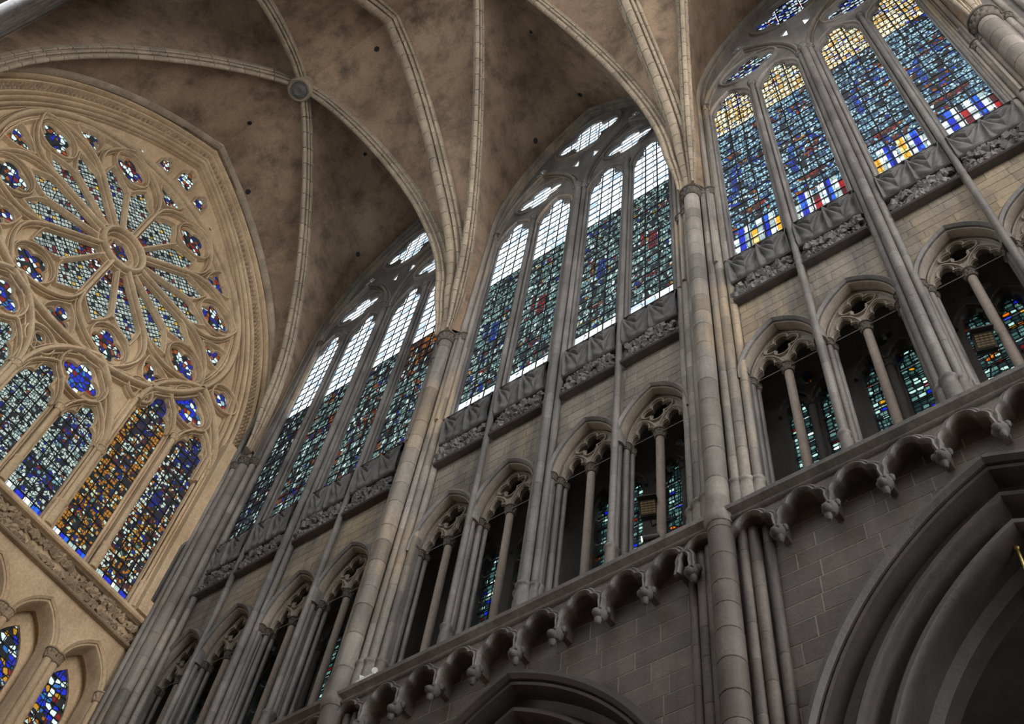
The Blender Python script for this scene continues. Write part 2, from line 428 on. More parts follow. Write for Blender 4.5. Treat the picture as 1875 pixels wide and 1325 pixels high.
def shaft(parent, x, y, z0, z1, r, mat='shaft', cap=None, base=False, dl=.85, capmat=None, jmat='grey'):
    """a round stone shaft: slim core, stone drums on it, capital and base beside it under the same thing"""
    if base:
        me, h = base_me(r, mat); ob('base', me, parent, (x, y, z0)); z0 += h * .98
    zt = z1
    if cap:
        me, h = capital_me(r, capmat or mat); ob('capital', me, parent, (x, y, z1 - h)); zt = z1 - h * .98
    core = part('shaft', lathe([(r * .95, 0), (r * .95, zt - z0)], 12), jmat, parent, (x, y, z0))
    z = 0; L = zt - z0
    while z < L - .02:
        h = min(dl * random.uniform(.7, 1.25), L - z)
        if L - z - h < .25: h = L - z
        k = r * random.uniform(.985, 1.015)
        ob('drum', drum_me(mat), core, (0, 0, z), (0, 0, random.uniform(0, 6)), (k, k, h - .012))
        z += h
    return core
# --- coursed ashlar
BLK = {}
def block_me(mat):
    def f():
        c = .012
        V = [(0, 0, 0), (1, 0, 0), (1, 0, 1), (0, 0, 1), (0, -.8, 0), (1, -.8, 0), (1, -.8, 1), (0, -.8, 1),
             (c, -1, c * 2), (1 - c, -1, c * 2), (1 - c, -1, 1 - c * 2), (c, -1, 1 - c * 2)]
        F = [(0, 1, 2, 3)] + [(i, (i + 1) % 4, 4 + (i + 1) % 4, 4 + i) for i in range(4)] + [(4 + i, 4 + (i + 1) % 4, 8 + (i + 1) % 4, 8 + i) for i in range(4)] + [(8, 9, 10, 11)]
        return mesh('block', V, F, mat, smooth=False)
    return cached(('block', mat), f)
def courses(parent, a0, a1, z0, z1, ch, ln, low, mat, y, dep=.06, jt=.014):
    """stone blocks with recessed joints; low(x) is the edge of an opening under them"""
    z = z0; k = 0
    while z < z1 - .05:
        h = min(ch * random.uniform(.85, 1.15), z1 - z)
        if z1 - z - h < .12: h = z1 - z
        x = a0 - (ln * random.uniform(.2, .8))
        while x < a1:
            w = ln * random.uniform(.65, 1.4)
            x0, x1 = max(x, a0) + jt / 2, min(x + w, a1) - jt / 2
            x += w
            if x1 - x0 < .06: continue
            xs = [x0 + (x1 - x0) * i / 8 for i in range(9)]
            lo = [max(z + jt / 2, low(t)) for t in xs]
            zt = z + h - jt / 2
            d = dep * random.uniform(.9, 1.1)
            if max(lo) <= z + jt / 2 + 1e-6:
                ob('block', block_me(mat), parent, (x0, y, z + jt / 2), (0, 0, 0), (x1 - x0, d, zt - z - jt / 2))
                continue
            keep = [(t, l) for t, l in zip(xs, lo) if l < zt - .03]
            if len(keep) < 2: continue
            poly = [(t, l) for t, l in keep] + [(keep[-1][0], zt), (keep[0][0], zt)]
            part('block', plate(poly, [], 0, d), mat, parent, (0, y, 0), smooth=False)
        z += h

# ------------------------------------------------------------------ layout
XP = [8.24, 16.24, 24.24]                    # vault piers along the nave wall
XC = [4.24, 12.24, 20.24]                    # bay centres
Q = 1.79                                     # half-way colonnettes either side of the bay centre
YM = -7.05                                   # nave axis
BAY = ['bay beside the rose wall', 'middle bay', 'bay at the right edge']
ORD = ['first', 'second', 'third', 'fourth']
OPC = [-2.60, -1.0, 1.0, 2.60]               # triforium opening centres
ZS = 17.0                                    # triforium floor

# floor and aisle (the place below the frame)
struct(part('floor', box(-1, 46, -15, 7, -.3, 0), 'paving', smooth=False), 'grey-brown stone floor far below the frame', 'floor')
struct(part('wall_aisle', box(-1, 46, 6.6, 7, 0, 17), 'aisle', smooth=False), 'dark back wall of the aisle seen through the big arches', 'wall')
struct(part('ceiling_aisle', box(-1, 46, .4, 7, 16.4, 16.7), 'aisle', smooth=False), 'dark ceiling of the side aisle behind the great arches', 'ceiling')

# ------------------------------------------------------------------ nave wall: arcade storey
AR = dict(z0=10.5, a=3.3, h=5.1)
def arc_low(x):
    return max(arch_z(x, c, AR['z0'], AR['a'], AR['h']) for c in XC + [28.24])
def wall_strip(low, a0, a1, z1, zmin, y, th, n=140):
    V = []
    for i in range(n + 1):
        x = a0 + (a1 - a0) * i / n
        l = min(max(low(x), zmin), z1)
        V += [(x, y, l), (x, y, z1), (x, y + th, z1), (x, y + th, l)]
    return V, gridF(n + 1, 4, False, True)
wl = part('wall_nave_lower', wall_strip(arc_low, .3, 26, 17.0, 0, .12, .9), 'mortar', smooth=False)
struct(wl, 'brown coursed stone wall above the great arches, below the cornice', 'wall')
for i, c in enumerate(XC):
    x0 = (XP[i - 1] if i else .3) + .5; x1 = XP[i] - .5
    if i == 0: x0 = 4.5
    zb = [14.6, 12.6, 10.6][i]
    courses(wl, x0, x1, zb, 16.75, .37, .85, lambda x, c=c: arch_z(x, c, AR['z0'], AR['a'] + .02, AR['h'] + .02), 'lower', .12, .006, .022)
APROF = [(.02, -.14), (.02, .02), (-.02, .05), (-.06, .03), (-.07, -.10), (-.10, -.30), (-.26, -.36), (-.36, -.30), (-.38, -.16), (-.40, -.09), (-.44, -.06), (-.48, -.08), (-.51, -.15), (-.53, -.40),
         (-.62, -.50), (-.70, -.48), (-.72, -.36), (-.74, -.27), (-.79, -.22), (-.85, -.23), (-.89, -.30), (-.90, -.42), (-.91, -.8), (-1.05, -.9), (-1.06, -1.2), (-.9, -1.3), (-.1, -1.2)]
for i, c in enumerate(XC):
    if i == 0: continue
    t = thing('arcade_arch', ['', 'dark moulded arch whose point rises below the middle of the cornice', 'largest dark moulded arch in the bottom right corner'][i], 'arch', (c, 0, 0), 0, 'great arches to the side aisle')
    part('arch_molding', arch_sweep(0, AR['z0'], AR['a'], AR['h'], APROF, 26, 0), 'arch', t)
    # hood mould in separate stones
    pth = parch(0, AR['z0'], AR['a'] + .1, AR['h'] + .12, 40)
    hp = [(-.09, -.1), (-.09, .08), (-.03, .15), (.03, .15), (.09, .06), (.09, -.1)]
    k = 0
    while k < len(pth) - 1:
        e = min(k + 4, len(pth) - 1)
        if pth[k][0] < 0 < pth[e][0]: e = max(e, 40)
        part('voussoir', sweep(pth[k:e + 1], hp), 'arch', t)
        k = e

# ------------------------------------------------------------------ cornice and corbel table
SPB = [(.60, .84), (.42, .83), (.52, .86)]
TW = .84
def tref_unit(s):
    hw = s / 2
    arc = []
    # trefoil under-edge, from right tip to left tip
    lob = [(PI * .5, .16, .21), (PI * .02, .20, .17), (PI * .98, .20, .17)]
    cz = 16.33
    pts = []
    for i in range(31):
        t = -.12 + (PI + .24) * i / 30; best = .05
        for ph, e, r in lob:
            q = r * r - (e * math.sin(t - ph)) ** 2
            if q >= 0: best = max(best, e * math.cos(t - ph) + math.sqrt(q))
        pts.append((best * math.cos(t), cz + best * math.sin(t)))
    edge = [(hw, 16.18)] + [(min(max(x, -hw), hw), z) for x, z in pts] + [(-hw, 16.18)]
    outer = [(-hw, 16.74), (-hw, 16.05)] + [(-hw + .05, 16.05)] + list(reversed(edge[1:-1])) + [(hw - .05, 16.05), (hw, 16.05), (hw, 16.74)]
    path = [(-hw + .03, 16.06)] + list(reversed(edge[1:-1])) + [(hw - .03, 16.06)]
    return plate(outer, [], -.12, .22), sweep(path, [(-.01, .18), (-.01, .24), (.015, .28), (.04, .27), (.055, .235), (.075, .25), (.10, .245), (.11, .2), (.11, .18)])
def head_me(v):
    def f():
        rnd = random.Random(v)
        parts_ = []
        def ell(c, r, seg=10):
            V = []
            for i in range(1, 7):
                th = PI * i / 7
                for j in range(seg):
                    ph = 2 * PI * j / seg
                    V.append((c[0] + r[0] * math.sin(th) * math.cos(ph), c[1] + r[1] * math.sin(th) * math.sin(ph), c[2] + r[2] * math.cos(th)))
            F = gridF(6, seg, False, True) + [tuple(range(seg)), tuple(range(5 * seg, 6 * seg))[::-1]]
            return V, F
        parts_ += [ell((0, -.02, 0), (.12, .12, .14)), ell((0, -.13, -.08), (.075, .09, .07)), ell((0, .05, .12), (.13, .10, .07))]
        parts_ += [ell((s * (.10 + .02 * rnd.random()), .0, .06), (.045, .05, .07)) for s in (-1, 1)]
        parts_ += [ell((s * .05, -.12, .02), (.025, .03, .025)) for s in (-1, 1)]
        parts_ += [ell((rnd.uniform(-.05, .05), -.06, -.17), (.06, .07, .09))]
        return mesh('corbel_head', *join(*parts_), 'carved')
    return cached(('head', v), f)
for i, c in enumerate(XC):
    x0, x1 = (XP[i - 1] if i else .5), XP[i]
    t = struct(thing('trim_%d' % (i + 1), '', 'cornice', (0, 0, 0)), 'projecting stone cornice over a row of trefoil corbel arches, ' + BAY[i], 'cornice')
    part('cornice_molding', sweep([(x0 + .02, 16.74), (x1 - .02, 16.74)], [(0, -.2), (-.0, .25), (.02, .28), (.05, .29), (.06, .26), (.10, .25), (.14, .29), (.17, .36), (.24, .38), (.27, .35), (.27, -.9), (0, -.9)]), 'grey', t)
    s = SPB[i][1]
    pl_, sw_ = cached(('tref', s), lambda: tuple(mesh('x', *v, m) for v, m in zip(tref_unit(s), ('lower', 'grey'))))
    x = x0 + SPB[i][0]; k = 0
    xs = x - s
    while xs + s / 2 < x1 - .05:
        if xs + s / 2 > x0 - .1:
            u = ob('trefoil_arch', pl_, t, (xs + 0 * s, 0, 0)); ob('arch_roll', sw_, u)
            if x0 + .2 < xs + s / 2 < x1 - .2:
                ob('corbel_head', head_me(k % 4), t, (xs + s / 2, -.20, 15.97), (random.uniform(-.15, .15), 0, random.uniform(-.25, .25)), (1, 1, 1.05))
        xs += s; k += 1

# ------------------------------------------------------------------ triforium storey wall
def tri_low(x):
    return max(arch_z(x, c + o, 21.35, .86, 1.45) if abs(x - c - o) < .86 else -1e9 for c in XC for o in OPC)
def tri_wall():
    outer = [(.9, ZS), (26, ZS), (26, 26.35), (.9, 26.35)]
    holes = [parch(c + o, 21.35, .80, 1.38, 10, ZS + .01) for c in XC for o in OPC]
    return plate(outer, holes, -.40, -.14)
wt = part('wall_nave_upper', tri_wall(), 'fmortar', smooth=False)
struct(wt, 'ochre coursed stone wall between gallery arches and leaf friezes', 'wall')
for i, c in enumerate(XC):
    for j in range(4):
        a0, a1 = [(-3.30, -1.86), (-1.72, -.2), (.2, 1.72), (1.86, 3.30)][j]
        courses(wt, c + a0, c + a1, 21.3, 24.3, .33, .62, tri_low, 'ashlar', .14, .014, .012)
# passage behind: back wall with windows, floor, ceiling
YB = 1.35
BW = []
for c in XC:
    for o in OPC:
        for s in (-.34, .34):
            BW.append((c + o + s, o, c))
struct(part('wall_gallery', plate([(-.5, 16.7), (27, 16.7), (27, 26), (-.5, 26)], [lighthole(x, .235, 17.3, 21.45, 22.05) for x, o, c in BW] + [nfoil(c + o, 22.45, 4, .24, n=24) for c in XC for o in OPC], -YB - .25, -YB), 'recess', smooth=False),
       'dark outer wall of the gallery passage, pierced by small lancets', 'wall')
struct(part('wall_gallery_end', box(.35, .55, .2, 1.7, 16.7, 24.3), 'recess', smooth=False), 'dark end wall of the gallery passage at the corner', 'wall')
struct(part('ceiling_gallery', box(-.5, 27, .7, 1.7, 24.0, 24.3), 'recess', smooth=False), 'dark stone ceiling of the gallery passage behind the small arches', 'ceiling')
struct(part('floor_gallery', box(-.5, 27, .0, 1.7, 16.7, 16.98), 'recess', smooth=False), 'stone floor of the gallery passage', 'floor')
pane_cache = {}
def pane_me(mat):
    return cached(('pane', mat), lambda: mesh('pane', *box(-.5, .5, -.5, .5, -.5, .5), mat, smooth=False))
def pane(parent, mat, a, z, w, h, y, name='pane'):
    return ob(name, pane_me(mat), parent, (a, y, z), (0, 0, 0), (w, .012, h))
wnum = 5
for i, c in enumerate(XC):
    for j, o in enumerate(OPC):
        t = struct(thing('window_%d' % wnum, '', 'window', (c + o, YB + .12, 0)), 'pair of small teal mosaic lancets behind the %s gallery arch, %s' % (ORD[j], BAY[i]), 'window'); wnum += 1
        for s in (-.34, .34):
            for k in range(6):
                z0 = 17.3 + k * .8; h = .8
                pane(t, 'mosaic', s, z0 + .4, .5, h - .02, .02)
            part('iron_bars', join(*[box(s - .25, s + .25, -.02, 0, 17.3 + k * .4, 17.318 + k * .4) for k in range(12)], box(s - .08, s - .07, -.02, 0, 17.3, 22), box(s + .07, s + .08, -.02, 0, 17.3, 22)), 'iron', t, smooth=False)
        pane(t, 'jewel', 0, 22.45, .5, .5, .02)
        sh = shaft(t, 0, -.2, ZS, 21.45, .075, 'recess', cap=True, dl=1.6, jmat='recess')
        part('tracery', join(*[sweep(parch(s, 21.45, .34, .62, 8), rollprof(.06, .0, .2)) for s in (-.34, .34)]), 'recess', t)

# triforium arches (each its own thing)
def tri_meshes():
    holes = []
    for s in (-1, 1):
        cx = s * .35
        holes.append([(cx - .29, 20.8), (cx + .29, 20.8)] + foil_arch(cx, 21.38, .29, .52))
    holes.append(nfoil(0, 22.14, 4, .37, ph0=0, n=40))
    outer = [(-.74, 20.8)] + parch(0, 21.35, .74, 1.26, 12) + [(.74, 20.8)]
    lo = [p for p in outer]
    pl = plate(parch(0, 21.35, .74, 1.26, 12) + foil_arch(.35, 21.38, .29, .52) + foil_arch(-.35, 21.38, .29, .52), [holes[2]], -.42, -.30)
    rolls = [sweep(parch(s * .35, 21.35, .32, .6, 8), rollprof(.035, -.31, -.24)) for s in (-1, 1)]
    cusps = [sweep(foil_arch(s * .35, 21.38, .29, .52), rollprof(.028, -.32, -.265)) for s in (-1, 1)]
    ring = sweep(holes[2], rollprof(.035, -.32, -.25), True)
    return mesh('tracery', *pl, 'triarch'), mesh('tracery_rolls', *join(*rolls, *cusps), 'triarch'), mesh('quatrefoil', *ring, 'triarch')
def clip_low(h, z): return [(a, max(b, z)) for a, b in h]
def foil_arch(cx, zs, w, h):
    rh = [(1, 0), (1.0, .15), (.88, .34), (.68, .42), (.50, .44), (.54, .60), (.44, .82), (.22, .96), (0, 1.02)]
    R1 = [(cx + w * x, zs + h * y) for x, y in rh]
    L1 = [(cx - w * x, zs + h * y) for x, y in reversed(rh[:-1])]
    return R1 + L1
tm = tri_meshes()
hood = mesh('hood_molding', *sweep(parch(0, 21.35, .84, 1.42, 14, 21.2), [(-.05, -.18), (-.05, -.02), (.0, .03), (.05, .0), (.08, -.07), (.08, -.18)]), 'grey')
inner = mesh('arch_molding', *sweep(parch(0, 21.35, .80, 1.37, 14, 21.2), [(.0, -.2), (0, -.10), (-.015, -.06), (-.045, -.06), (-.06, -.10), (-.065, -.22), (-.02, -.25), (-.025, -.30), (-.07, -.27), (-.10, -.29), (-.11, -.45), (.0, -.55)]), 'triarch')
rod = mesh('tie_rod', *tube([(-.72, .3, 21.30), (.72, .3, 21.30)], .009, 5), 'wire')
for i, c in enumerate(XC):
    for j, o in enumerate(OPC):
        t = thing('triforium_arch', '%s traceried gallery arch from the left in the %s' % (ORD[j], BAY[i]), 'arch', (c + o, 0, 0), 0, 'traceried gallery arches')
        ob('hood_molding', hood, t); ob('arch_molding', inner, t)
        tr = ob('tracery', tm[0], t); ob('tracery_rolls', tm[1], tr); ob('quatrefoil', tm[2], tr)
        shaft(t, 0, .36, ZS, 21.42, .085, 'tricol', cap=True, dl=2.6, capmat='cap', base=False, jmat='tricol')
        for s in (-1, 1):
            shaft(t, s * .80, .12, ZS, 21.42, .07, 'grey', cap=True, base=True, dl=1.4, capmat='cap')
            shaft(t, s * .69, .44, ZS, 21.38, .055, 'grey', cap=True, dl=1.4, capmat='cap')
            shaft(t, s * .73, .29, ZS, 21.40, .07, 'grey', cap=True, base=True, dl=1.4, capmat='cap')
        ob('tie_rod', rod, t)

# ------------------------------------------------------------------ colonnettes on the wall face
def colonnette(label, x, y, r, ztop, group, mat='grey', extra=None, flank=0):
    t = thing('colonnette', label, 'column', (x, y, ZS), 0, group)
    shaft(t, 0, 0, 0, ztop - ZS, r, mat, cap=True, base=True, dl=.95)
    for s in ((-1, 1) if flank else ()):
        shaft(t, s * flank, .1, 0, ztop - ZS, r * .8, mat, cap=True, base=True, dl=.95)
    return t
for i, c in enumerate(XC):
    colonnette('slim grey shaft left of the centre of the ' + BAY[i], c - Q, .0, .075, 37.45, 'slim wall shafts')
    colonnette('slim grey shaft right of the centre of the ' + BAY[i], c + Q, .0, .075, 37.45, 'slim wall shafts')
    colonnette('triple clustered shaft in the centre of the ' + BAY[i], c, -.06, .10, 37.6, 'triple wall shafts', flank=.16)

# ------------------------------------------------------------------ carved drapery and leaf friezes
def drapery_me(w, v):
    rnd = random.Random(v); n, m = 120, 46
    k = 2
    V = []
    h0, h1 = 25.16, 26.34
    for i in range(n + 1):
        u = i / n
        for j in range(m + 1):
            t = j / m                       # 0 top, 1 bottom
            su = (u * k) % 1.0 if i < n else 1.0
            x = 2 * su - 1
            sag = (1 - x * x)
            gx = 1 - abs(x); al_f = math.atan2(t * 1.18 + .02, gx * w / 4 + .02)       # fan of folds out of the gathered corners
            rad = math.hypot(t * 1.18, gx * w / 4)
            fold = abs(math.sin(al_f * 11 + .5 * math.sin(3 * rad + v))) ** .8
            sw = .5 + .5 * math.sin(2 * PI * (t * 2.6 - sag * 1.3))
            d = .01 + .09 * fold * min(1, rad * 3) * (1 - .3 * t) + .05 * sw * sag + .09 * math.exp(-(gx / .12) ** 2) * (1 - t * .5)
            d *= min(1, 10 * (1 - t) + .3)
            V.append(P3(-w / 2 + w * u, h1 - (h1 - h0) * t, d - .05))
    F = gridF(n + 1, m + 1)
    nb = len(V)
    V += [P3(-w / 2, h1, -.2), P3(w / 2, h1, -.2), P3(w / 2, h0, -.2), P3(-w / 2, h0, -.2)]
    F += [(nb, nb + 1, n * (m + 1), 0), (nb + 2, nb + 3, m, n * (m + 1) + m)]
    return mesh('drapery', V, F, 'carved', ang=60)
def leaf_me(v, mat):
    def f():
        rnd = random.Random(v); n = 20
        V = [(0, -.075, 0)]
        ring = []
        for i in range(n):
            t = 2 * PI * i / n
            lob = .62 + .38 * abs(math.cos(2.5 * t + .2)) ** .7
            if abs(t - 1.5 * PI) < .25: lob *= .6
            r = .125 * lob * rnd.uniform(.88, 1.1)
            ring.append((r * math.cos(t), r * math.sin(t)))
        for k, dd in ((.5, .085), (1.0, .045)):
            for i, (x, z) in enumerate(ring):
                V.append((x * k, -dd - .02 * math.cos(5 * 2 * PI * i / n + v), z * k))
        for x, z in ring: V.append((x * .8, 0, z * .8))
        F = [(0, 1 + i, 1 + (i + 1) % n) for i in range(n)]
        for l in range(2):
            b0 = 1 + l * n; b1 = b0 + n
            F += [(b0 + i, b1 + i, b1 + (i + 1) % n, b0 + (i + 1) % n) for i in range(n)]
        return mesh('leaf', V, F, mat, ang=30)
    return cached(('leaf', v, mat), f)
def frieze(t, w, z0, z1, mat, back, nl, dfront=0.0):
    part('frieze_bed', sweep([(-w / 2, z0), (w / 2, z0)], [(0, -.2), (0, .05 + dfront), (.03, .08 + dfront), (.07, .07 + dfront), (.09, .03 + dfront), (.10, -.10 + dfront), (z1 - z0 - .06, -.10 + dfront), (z1 - z0 - .05, .02 + dfront), (z1 - z0 - .02, .05 + dfront), (z1 - z0, .03 + dfront), (z1 - z0, -.2)]), back, t)
    zc = (z0 + z1) / 2 + .02
    part('stem', tube([(-w / 2 + w * i / 30, .08 - dfront, zc + .17 * math.sin(2 * PI * i / 30 * max(1, round(w / .7)))) for i in range(31)], .022, 6), mat, t)
    for k in range(nl):
        x = -w / 2 + .1 + (w - .2) * (k + .5) / nl + random.uniform(-.05, .05)
        z = zc + (.19 if k % 2 else -.17) + random.uniform(-.06, .06)
        s = random.uniform(1.15, 1.6)
        ob('leaf', leaf_me(k % 5, mat), t, (x, .075 - dfront + random.uniform(-.02, .03), z), (random.uniform(-.35, .35), random.uniform(0, 6.28), random.uniform(-.35, .35)), (s, s, s))
for i, c in enumerate(XC):
    for j in range(4):
        a0, a1 = [(-3.32, -1.88), (-1.70, -.26), (.26, 1.70), (1.88, 3.32)][j]
        w = a1 - a0; xm = c + (a0 + a1) / 2
        t = thing('drapery_panel', 'carved stone curtain below the %s window light, %s' % (ORD[j], BAY[i]), 'relief', (xm, 0, 0), 0, 'carved stone curtains')
        ob('drapery', cached(('drap', j), lambda: drapery_me(w, j)), t)
        part('sill_fillet', sweep([(-w / 2 - .02, 26.34), (w / 2 + .02, 26.34)], [(0, -.3), (0, .0), (.02, .03), (.05, .03), (.06, -.3)]), 'grey', t)
        [part('end_strip', box(q * 1.03 - .06, q * 1.03 + .06, .03, .14, 25.16, 26.36), 'grey', t) for q in (-w / 2 - .025, w / 2 + .025)]
        t = thing('leaf_frieze', 'leaf frieze panel below the %s stone curtain, %s' % (ORD[j], BAY[i]), 'frieze', (xm, 0, 0), 0, 'dark leaf frieze panels')
        frieze(t, w, 24.25, 25.16, 'leafst', 'recess', 18)

# ------------------------------------------------------------------ clerestory windows
LC = [(-2.58, .60), (-.98, .60), (.98, .60), (2.58, .60)]
FA = dict(z0=38.5, a=3.42, h=6.7)
def clere_plate():
    outer = parch(0, FA['z0'], FA['a'], FA['h'], 18, 26.36)
    holes = [lighthole(x, w, 26.40, 36.75, 38.1) for x, w in LC]
    holes += [foil(s * 1.78, 39.38, [(PI / 2, .42, .40), (PI, .52, .37), (0, .52, .37), (-PI / 2, .42, .40)], 44) for s in (-1, 1)]
    holes += [foil(0, 42.85, [(PI / 2, .68, .58), (PI, .74, .54), (0, .74, .54), (-PI / 2, .68, .58)], 56)]
    holes += [[(s * .30, 40.2), (s * .55, 40.5), (s * .28, 40.95)] if s > 0 else [(-.30, 40.2), (-.28, 40.95), (-.55, 40.5)] for s in (-1, 1)]
    holes += [nfoil(s * 1.95, 41.95, 3, .26, n=24) for s in (-1, 1)]
    return plate(outer, holes, -.155, -.095), holes
cp, choles = clere_plate()
cpm = mesh('tracery_plate', *cp, 'grey', smooth=False)
csub = mesh('sub_arch', *sweep(parch(0, 37.5, 1.62, 3.75, 14), roll3(.14, -.15, .05)), 'shaft')
chead = mesh('light_arch', *sweep(parch(0, 36.85, .70, 1.35, 10), rollprof(.075, -.15, -.02)), 'shaft')
ccusp = [mesh('cusp_molding', *sweep(h, rollprof(.04, -.15, -.07), True), 'grey') for h in choles[4:7]]
clcusp = mesh('cusp_molding', *sweep(lighthole(0, .60, 26.40, 36.75, 38.1)[2:], rollprof(.04, -.15, -.07)), 'grey')
cring = [mesh('foil_ring', *sweep([(1.0*math.cos(2*PI*i/36), 39.38+.92*math.sin(2*PI*i/36)) for i in range(36)], rollprof(.07, -.15, -.02), True), 'shaft'), mesh('foil_ring', *sweep(circ(0, 42.85, 1.42, 44), rollprof(.08, -.15, -.01), True), 'shaft')]
cfrm = [mesh('wall_arch', *sweep(parch(0, FA['z0'], FA['a'] - .02, FA['h'] - .02, 22, 26.4), roll3(.12, -.16, .03)), 'shaft'),
        mesh('wall_arch', *sweep(parch(0, FA['z0'], FA['a'] + .16, FA['h'] + .22, 22, 26.4), roll3(.13, -.2, .14)), 'shaft')]
def clere_window(name, label, x, y, rotz, gmat, bnd, bay, full=True):
    t = struct(thing(name, '', 'window', (x, y, 0), rotz), label, 'window')
    ob('tracery_plate', cpm, t)
    for m in cfrm: ob('wall_arch', m, t)
    for s in (-1, 1):
        ob('sub_arch', csub, t, (s * 1.78, 0, 0))
        ob('foil_ring', cring[0], t, (s * 1.78, 0, 0))
    ob('foil_ring', cring[1], t)
    for m in ccusp: ob('cusp_molding', m, t)
    for k, (lx, w) in enumerate(LC):
        ob('light_arch', chead, t, (lx, 0, 0)); ob('cusp_molding', clcusp, t, (lx, 0, 0))
        for s in (-1, 1):
            part('mullion_roll', lathe([(.045, 26.4), (.045, 36.9)], 8), 'grey', t, (lx + s * .685, .06, 0)) if full else None
        y0 = .165
        rows = 26; ZB = 26.25; rh = (38.15 - ZB) / rows
        if not full:
            pane(t, 'clear_far', lx, 32.1, 2 * w + .1, 12.2, y0); continue
        g = gmat[k]
        for r in range(rows):
            z = ZB + (r + .5) * rh
            if bay == 2 and r in (1, 2, 3) and full:
                for q in range(8):
                    seq = ['swhite', 'sblue', 'swhite', 'sred'] if k in (1, 3) else ['swhite', 'sblue', 'swhite', 'syel'] if k == 0 else ['syel', 'swhite', 'sblue', 'swhite']
                    mm = seq[(q + (r == 3 and 2 or 0) * 0) % 4]
                    if r == 3 and q in (0, 7, 3): mm = 'g3'
                    pane(t, mm, lx - w - .04 + (q + .5) * (2 * w + .08) / 8, z, (2 * w + .08) / 8 - .001, rh - .001, y0, 'stripe_pane')
                continue
            for q in range(3):
                mm = MTN(g, z, bnd[k], bay, k)
                if bay == 1 and r == 1: mm = 'clear'
                pane(t, mm, lx - w + (q + .5) * 2 * w / 3 + (q - 1) * .05, z, 2 * w / 3 - .004 + (.1 if q != 1 else 0), rh - .004, y0)
        bars = [box(lx - w - .05, lx + w + .05, y0 - .025, y0 - .01, ZB + r * rh - .017, ZB + r * rh + .017) for r in range(rows + 1)]
        bars += [box(lx - w + q * 2 * w / 3 - .017, lx - w + q * 2 * w / 3 + .017, y0 - .025, y0 - .01, 26.0, 38.15) for q in (1, 2)]
        part('iron_bars', join(*bars), 'iron', t, smooth=False)
    if full and bay > 0:
        for k, (lx, w) in enumerate(LC):
            hw = .38 if bay == 2 else .22
            zc = 28.95 if bay == 2 else 28.45
            bowl = [(lx + hw * math.cos(PI * i / 10), zc - hw * .75 * math.sin(PI * i / 10)) for i in range(11)]
            part('bowl_glass', plate(bowl, [], -.158, -.152), 'fbowl', t, smooth=False)
            if bay == 2:
                zb = (31.6, 30.9, 32.2, 31.7)[k]
                for a0, a1, m in ((0, .38, 'fblue'), (.38, .62, 'fgold'), (.62, 1, 'fblue')):
                    arc = [(lx + .42 * math.cos(PI * (a0 + (a1 - a0) * i / 6)), zb + .62 * math.sin(PI * (a0 + (a1 - a0) * i / 6))) for i in range(7)]
                    arc += [(lx + .27 * math.cos(PI * (a1 - (a1 - a0) * i / 6)), zb + .42 * math.sin(PI * (a1 - (a1 - a0) * i / 6))) for i in range(7)]
                    part('arch_glass', plate(arc, [], -.158, -.152), m, t, smooth=False)
                part('side_glass', plate([(lx - .44, zb - 1.5), (lx - .28, zb - 1.5), (lx - .28, zb - .1), (lx - .44, zb - .1)], [], -.158, -.152), 'fblue', t, smooth=False)
            else:
                part('figure_glass', plate([(lx - .12, 30.0), (lx + .14, 29.9), (lx + .16, 31.0), (lx - .1, 31.1)], [], -.158, -.152), ('fblue', 'fred', 'fblue', 'fred')[k], t, smooth=False)
                part('figure_glass', plate([(lx - .34, 30.4), (lx - .24, 30.4), (lx - .24, 31.4), (lx - .34, 31.4)], [], -.158, -.152), ('fblue', 'fred', 'fgold', 'fred')[k], t, smooth=False)
    for s in (-1, 1): pane(t, 'clear' if bay < 2 else 'jewel3', s * 1.78, 39.38, 1.85, 1.75, .165)
    for s in (-1, 0, 1): pane(t, 'clear' if (bay < 2) else 'jewel3', s * .88, 42.85, .87, 2.6, .165)
    for s in (-1, 1):
        pane(t, 'clear', s * .42, 40.55, .4, .9, .165); pane(t, 'clear', s * 1.95, 41.95, .6, .6, .165)
    part('iron_bars', join(*[box(-1.2, 1.2, .135, .15, 41.6 + .33 * k, 41.635 + .33 * k) for k in range(8)], *[box(-.8 + .4 * k, -.77 + .4 * k, .135, .15, 41.5, 44) for k in range(5)],
         *[box(s * 1.78 - .75, s * 1.78 + .75, .135, .15, 38.8 + .3 * k, 38.83 + .3 * k) for s in (-1, 1) for k in range(5)]), 'iron', t, smooth=False)
    return t
def MTN(g, z, b, bay, k):
    if z > b: return 'clear3' if bay == 2 else 'clear'
    if bay == 0 and k == 3 and z > b - 2.4: return 'g1b'
    return g
clere_window('window_1', 'tall four-light window nearest the rose wall, amber and teal glass below clear panes', XC[0], 0, 0, ['g1p', 'g1', 'g1', 'g1'], [33.1, 33.1, 33.1, 33.2], 0)
clere_window('window_2', 'middle four-light window, grey-teal stained glass under clear top panes', XC[1], 0, 0, ['g2'] * 4, [34.1] * 4, 1)
clere_window('window_3', 'right four-light window of blue and white glass with coloured stripes at its foot', XC[2], 0, 0, ['g3'] * 4, [34.75] * 4, 2)

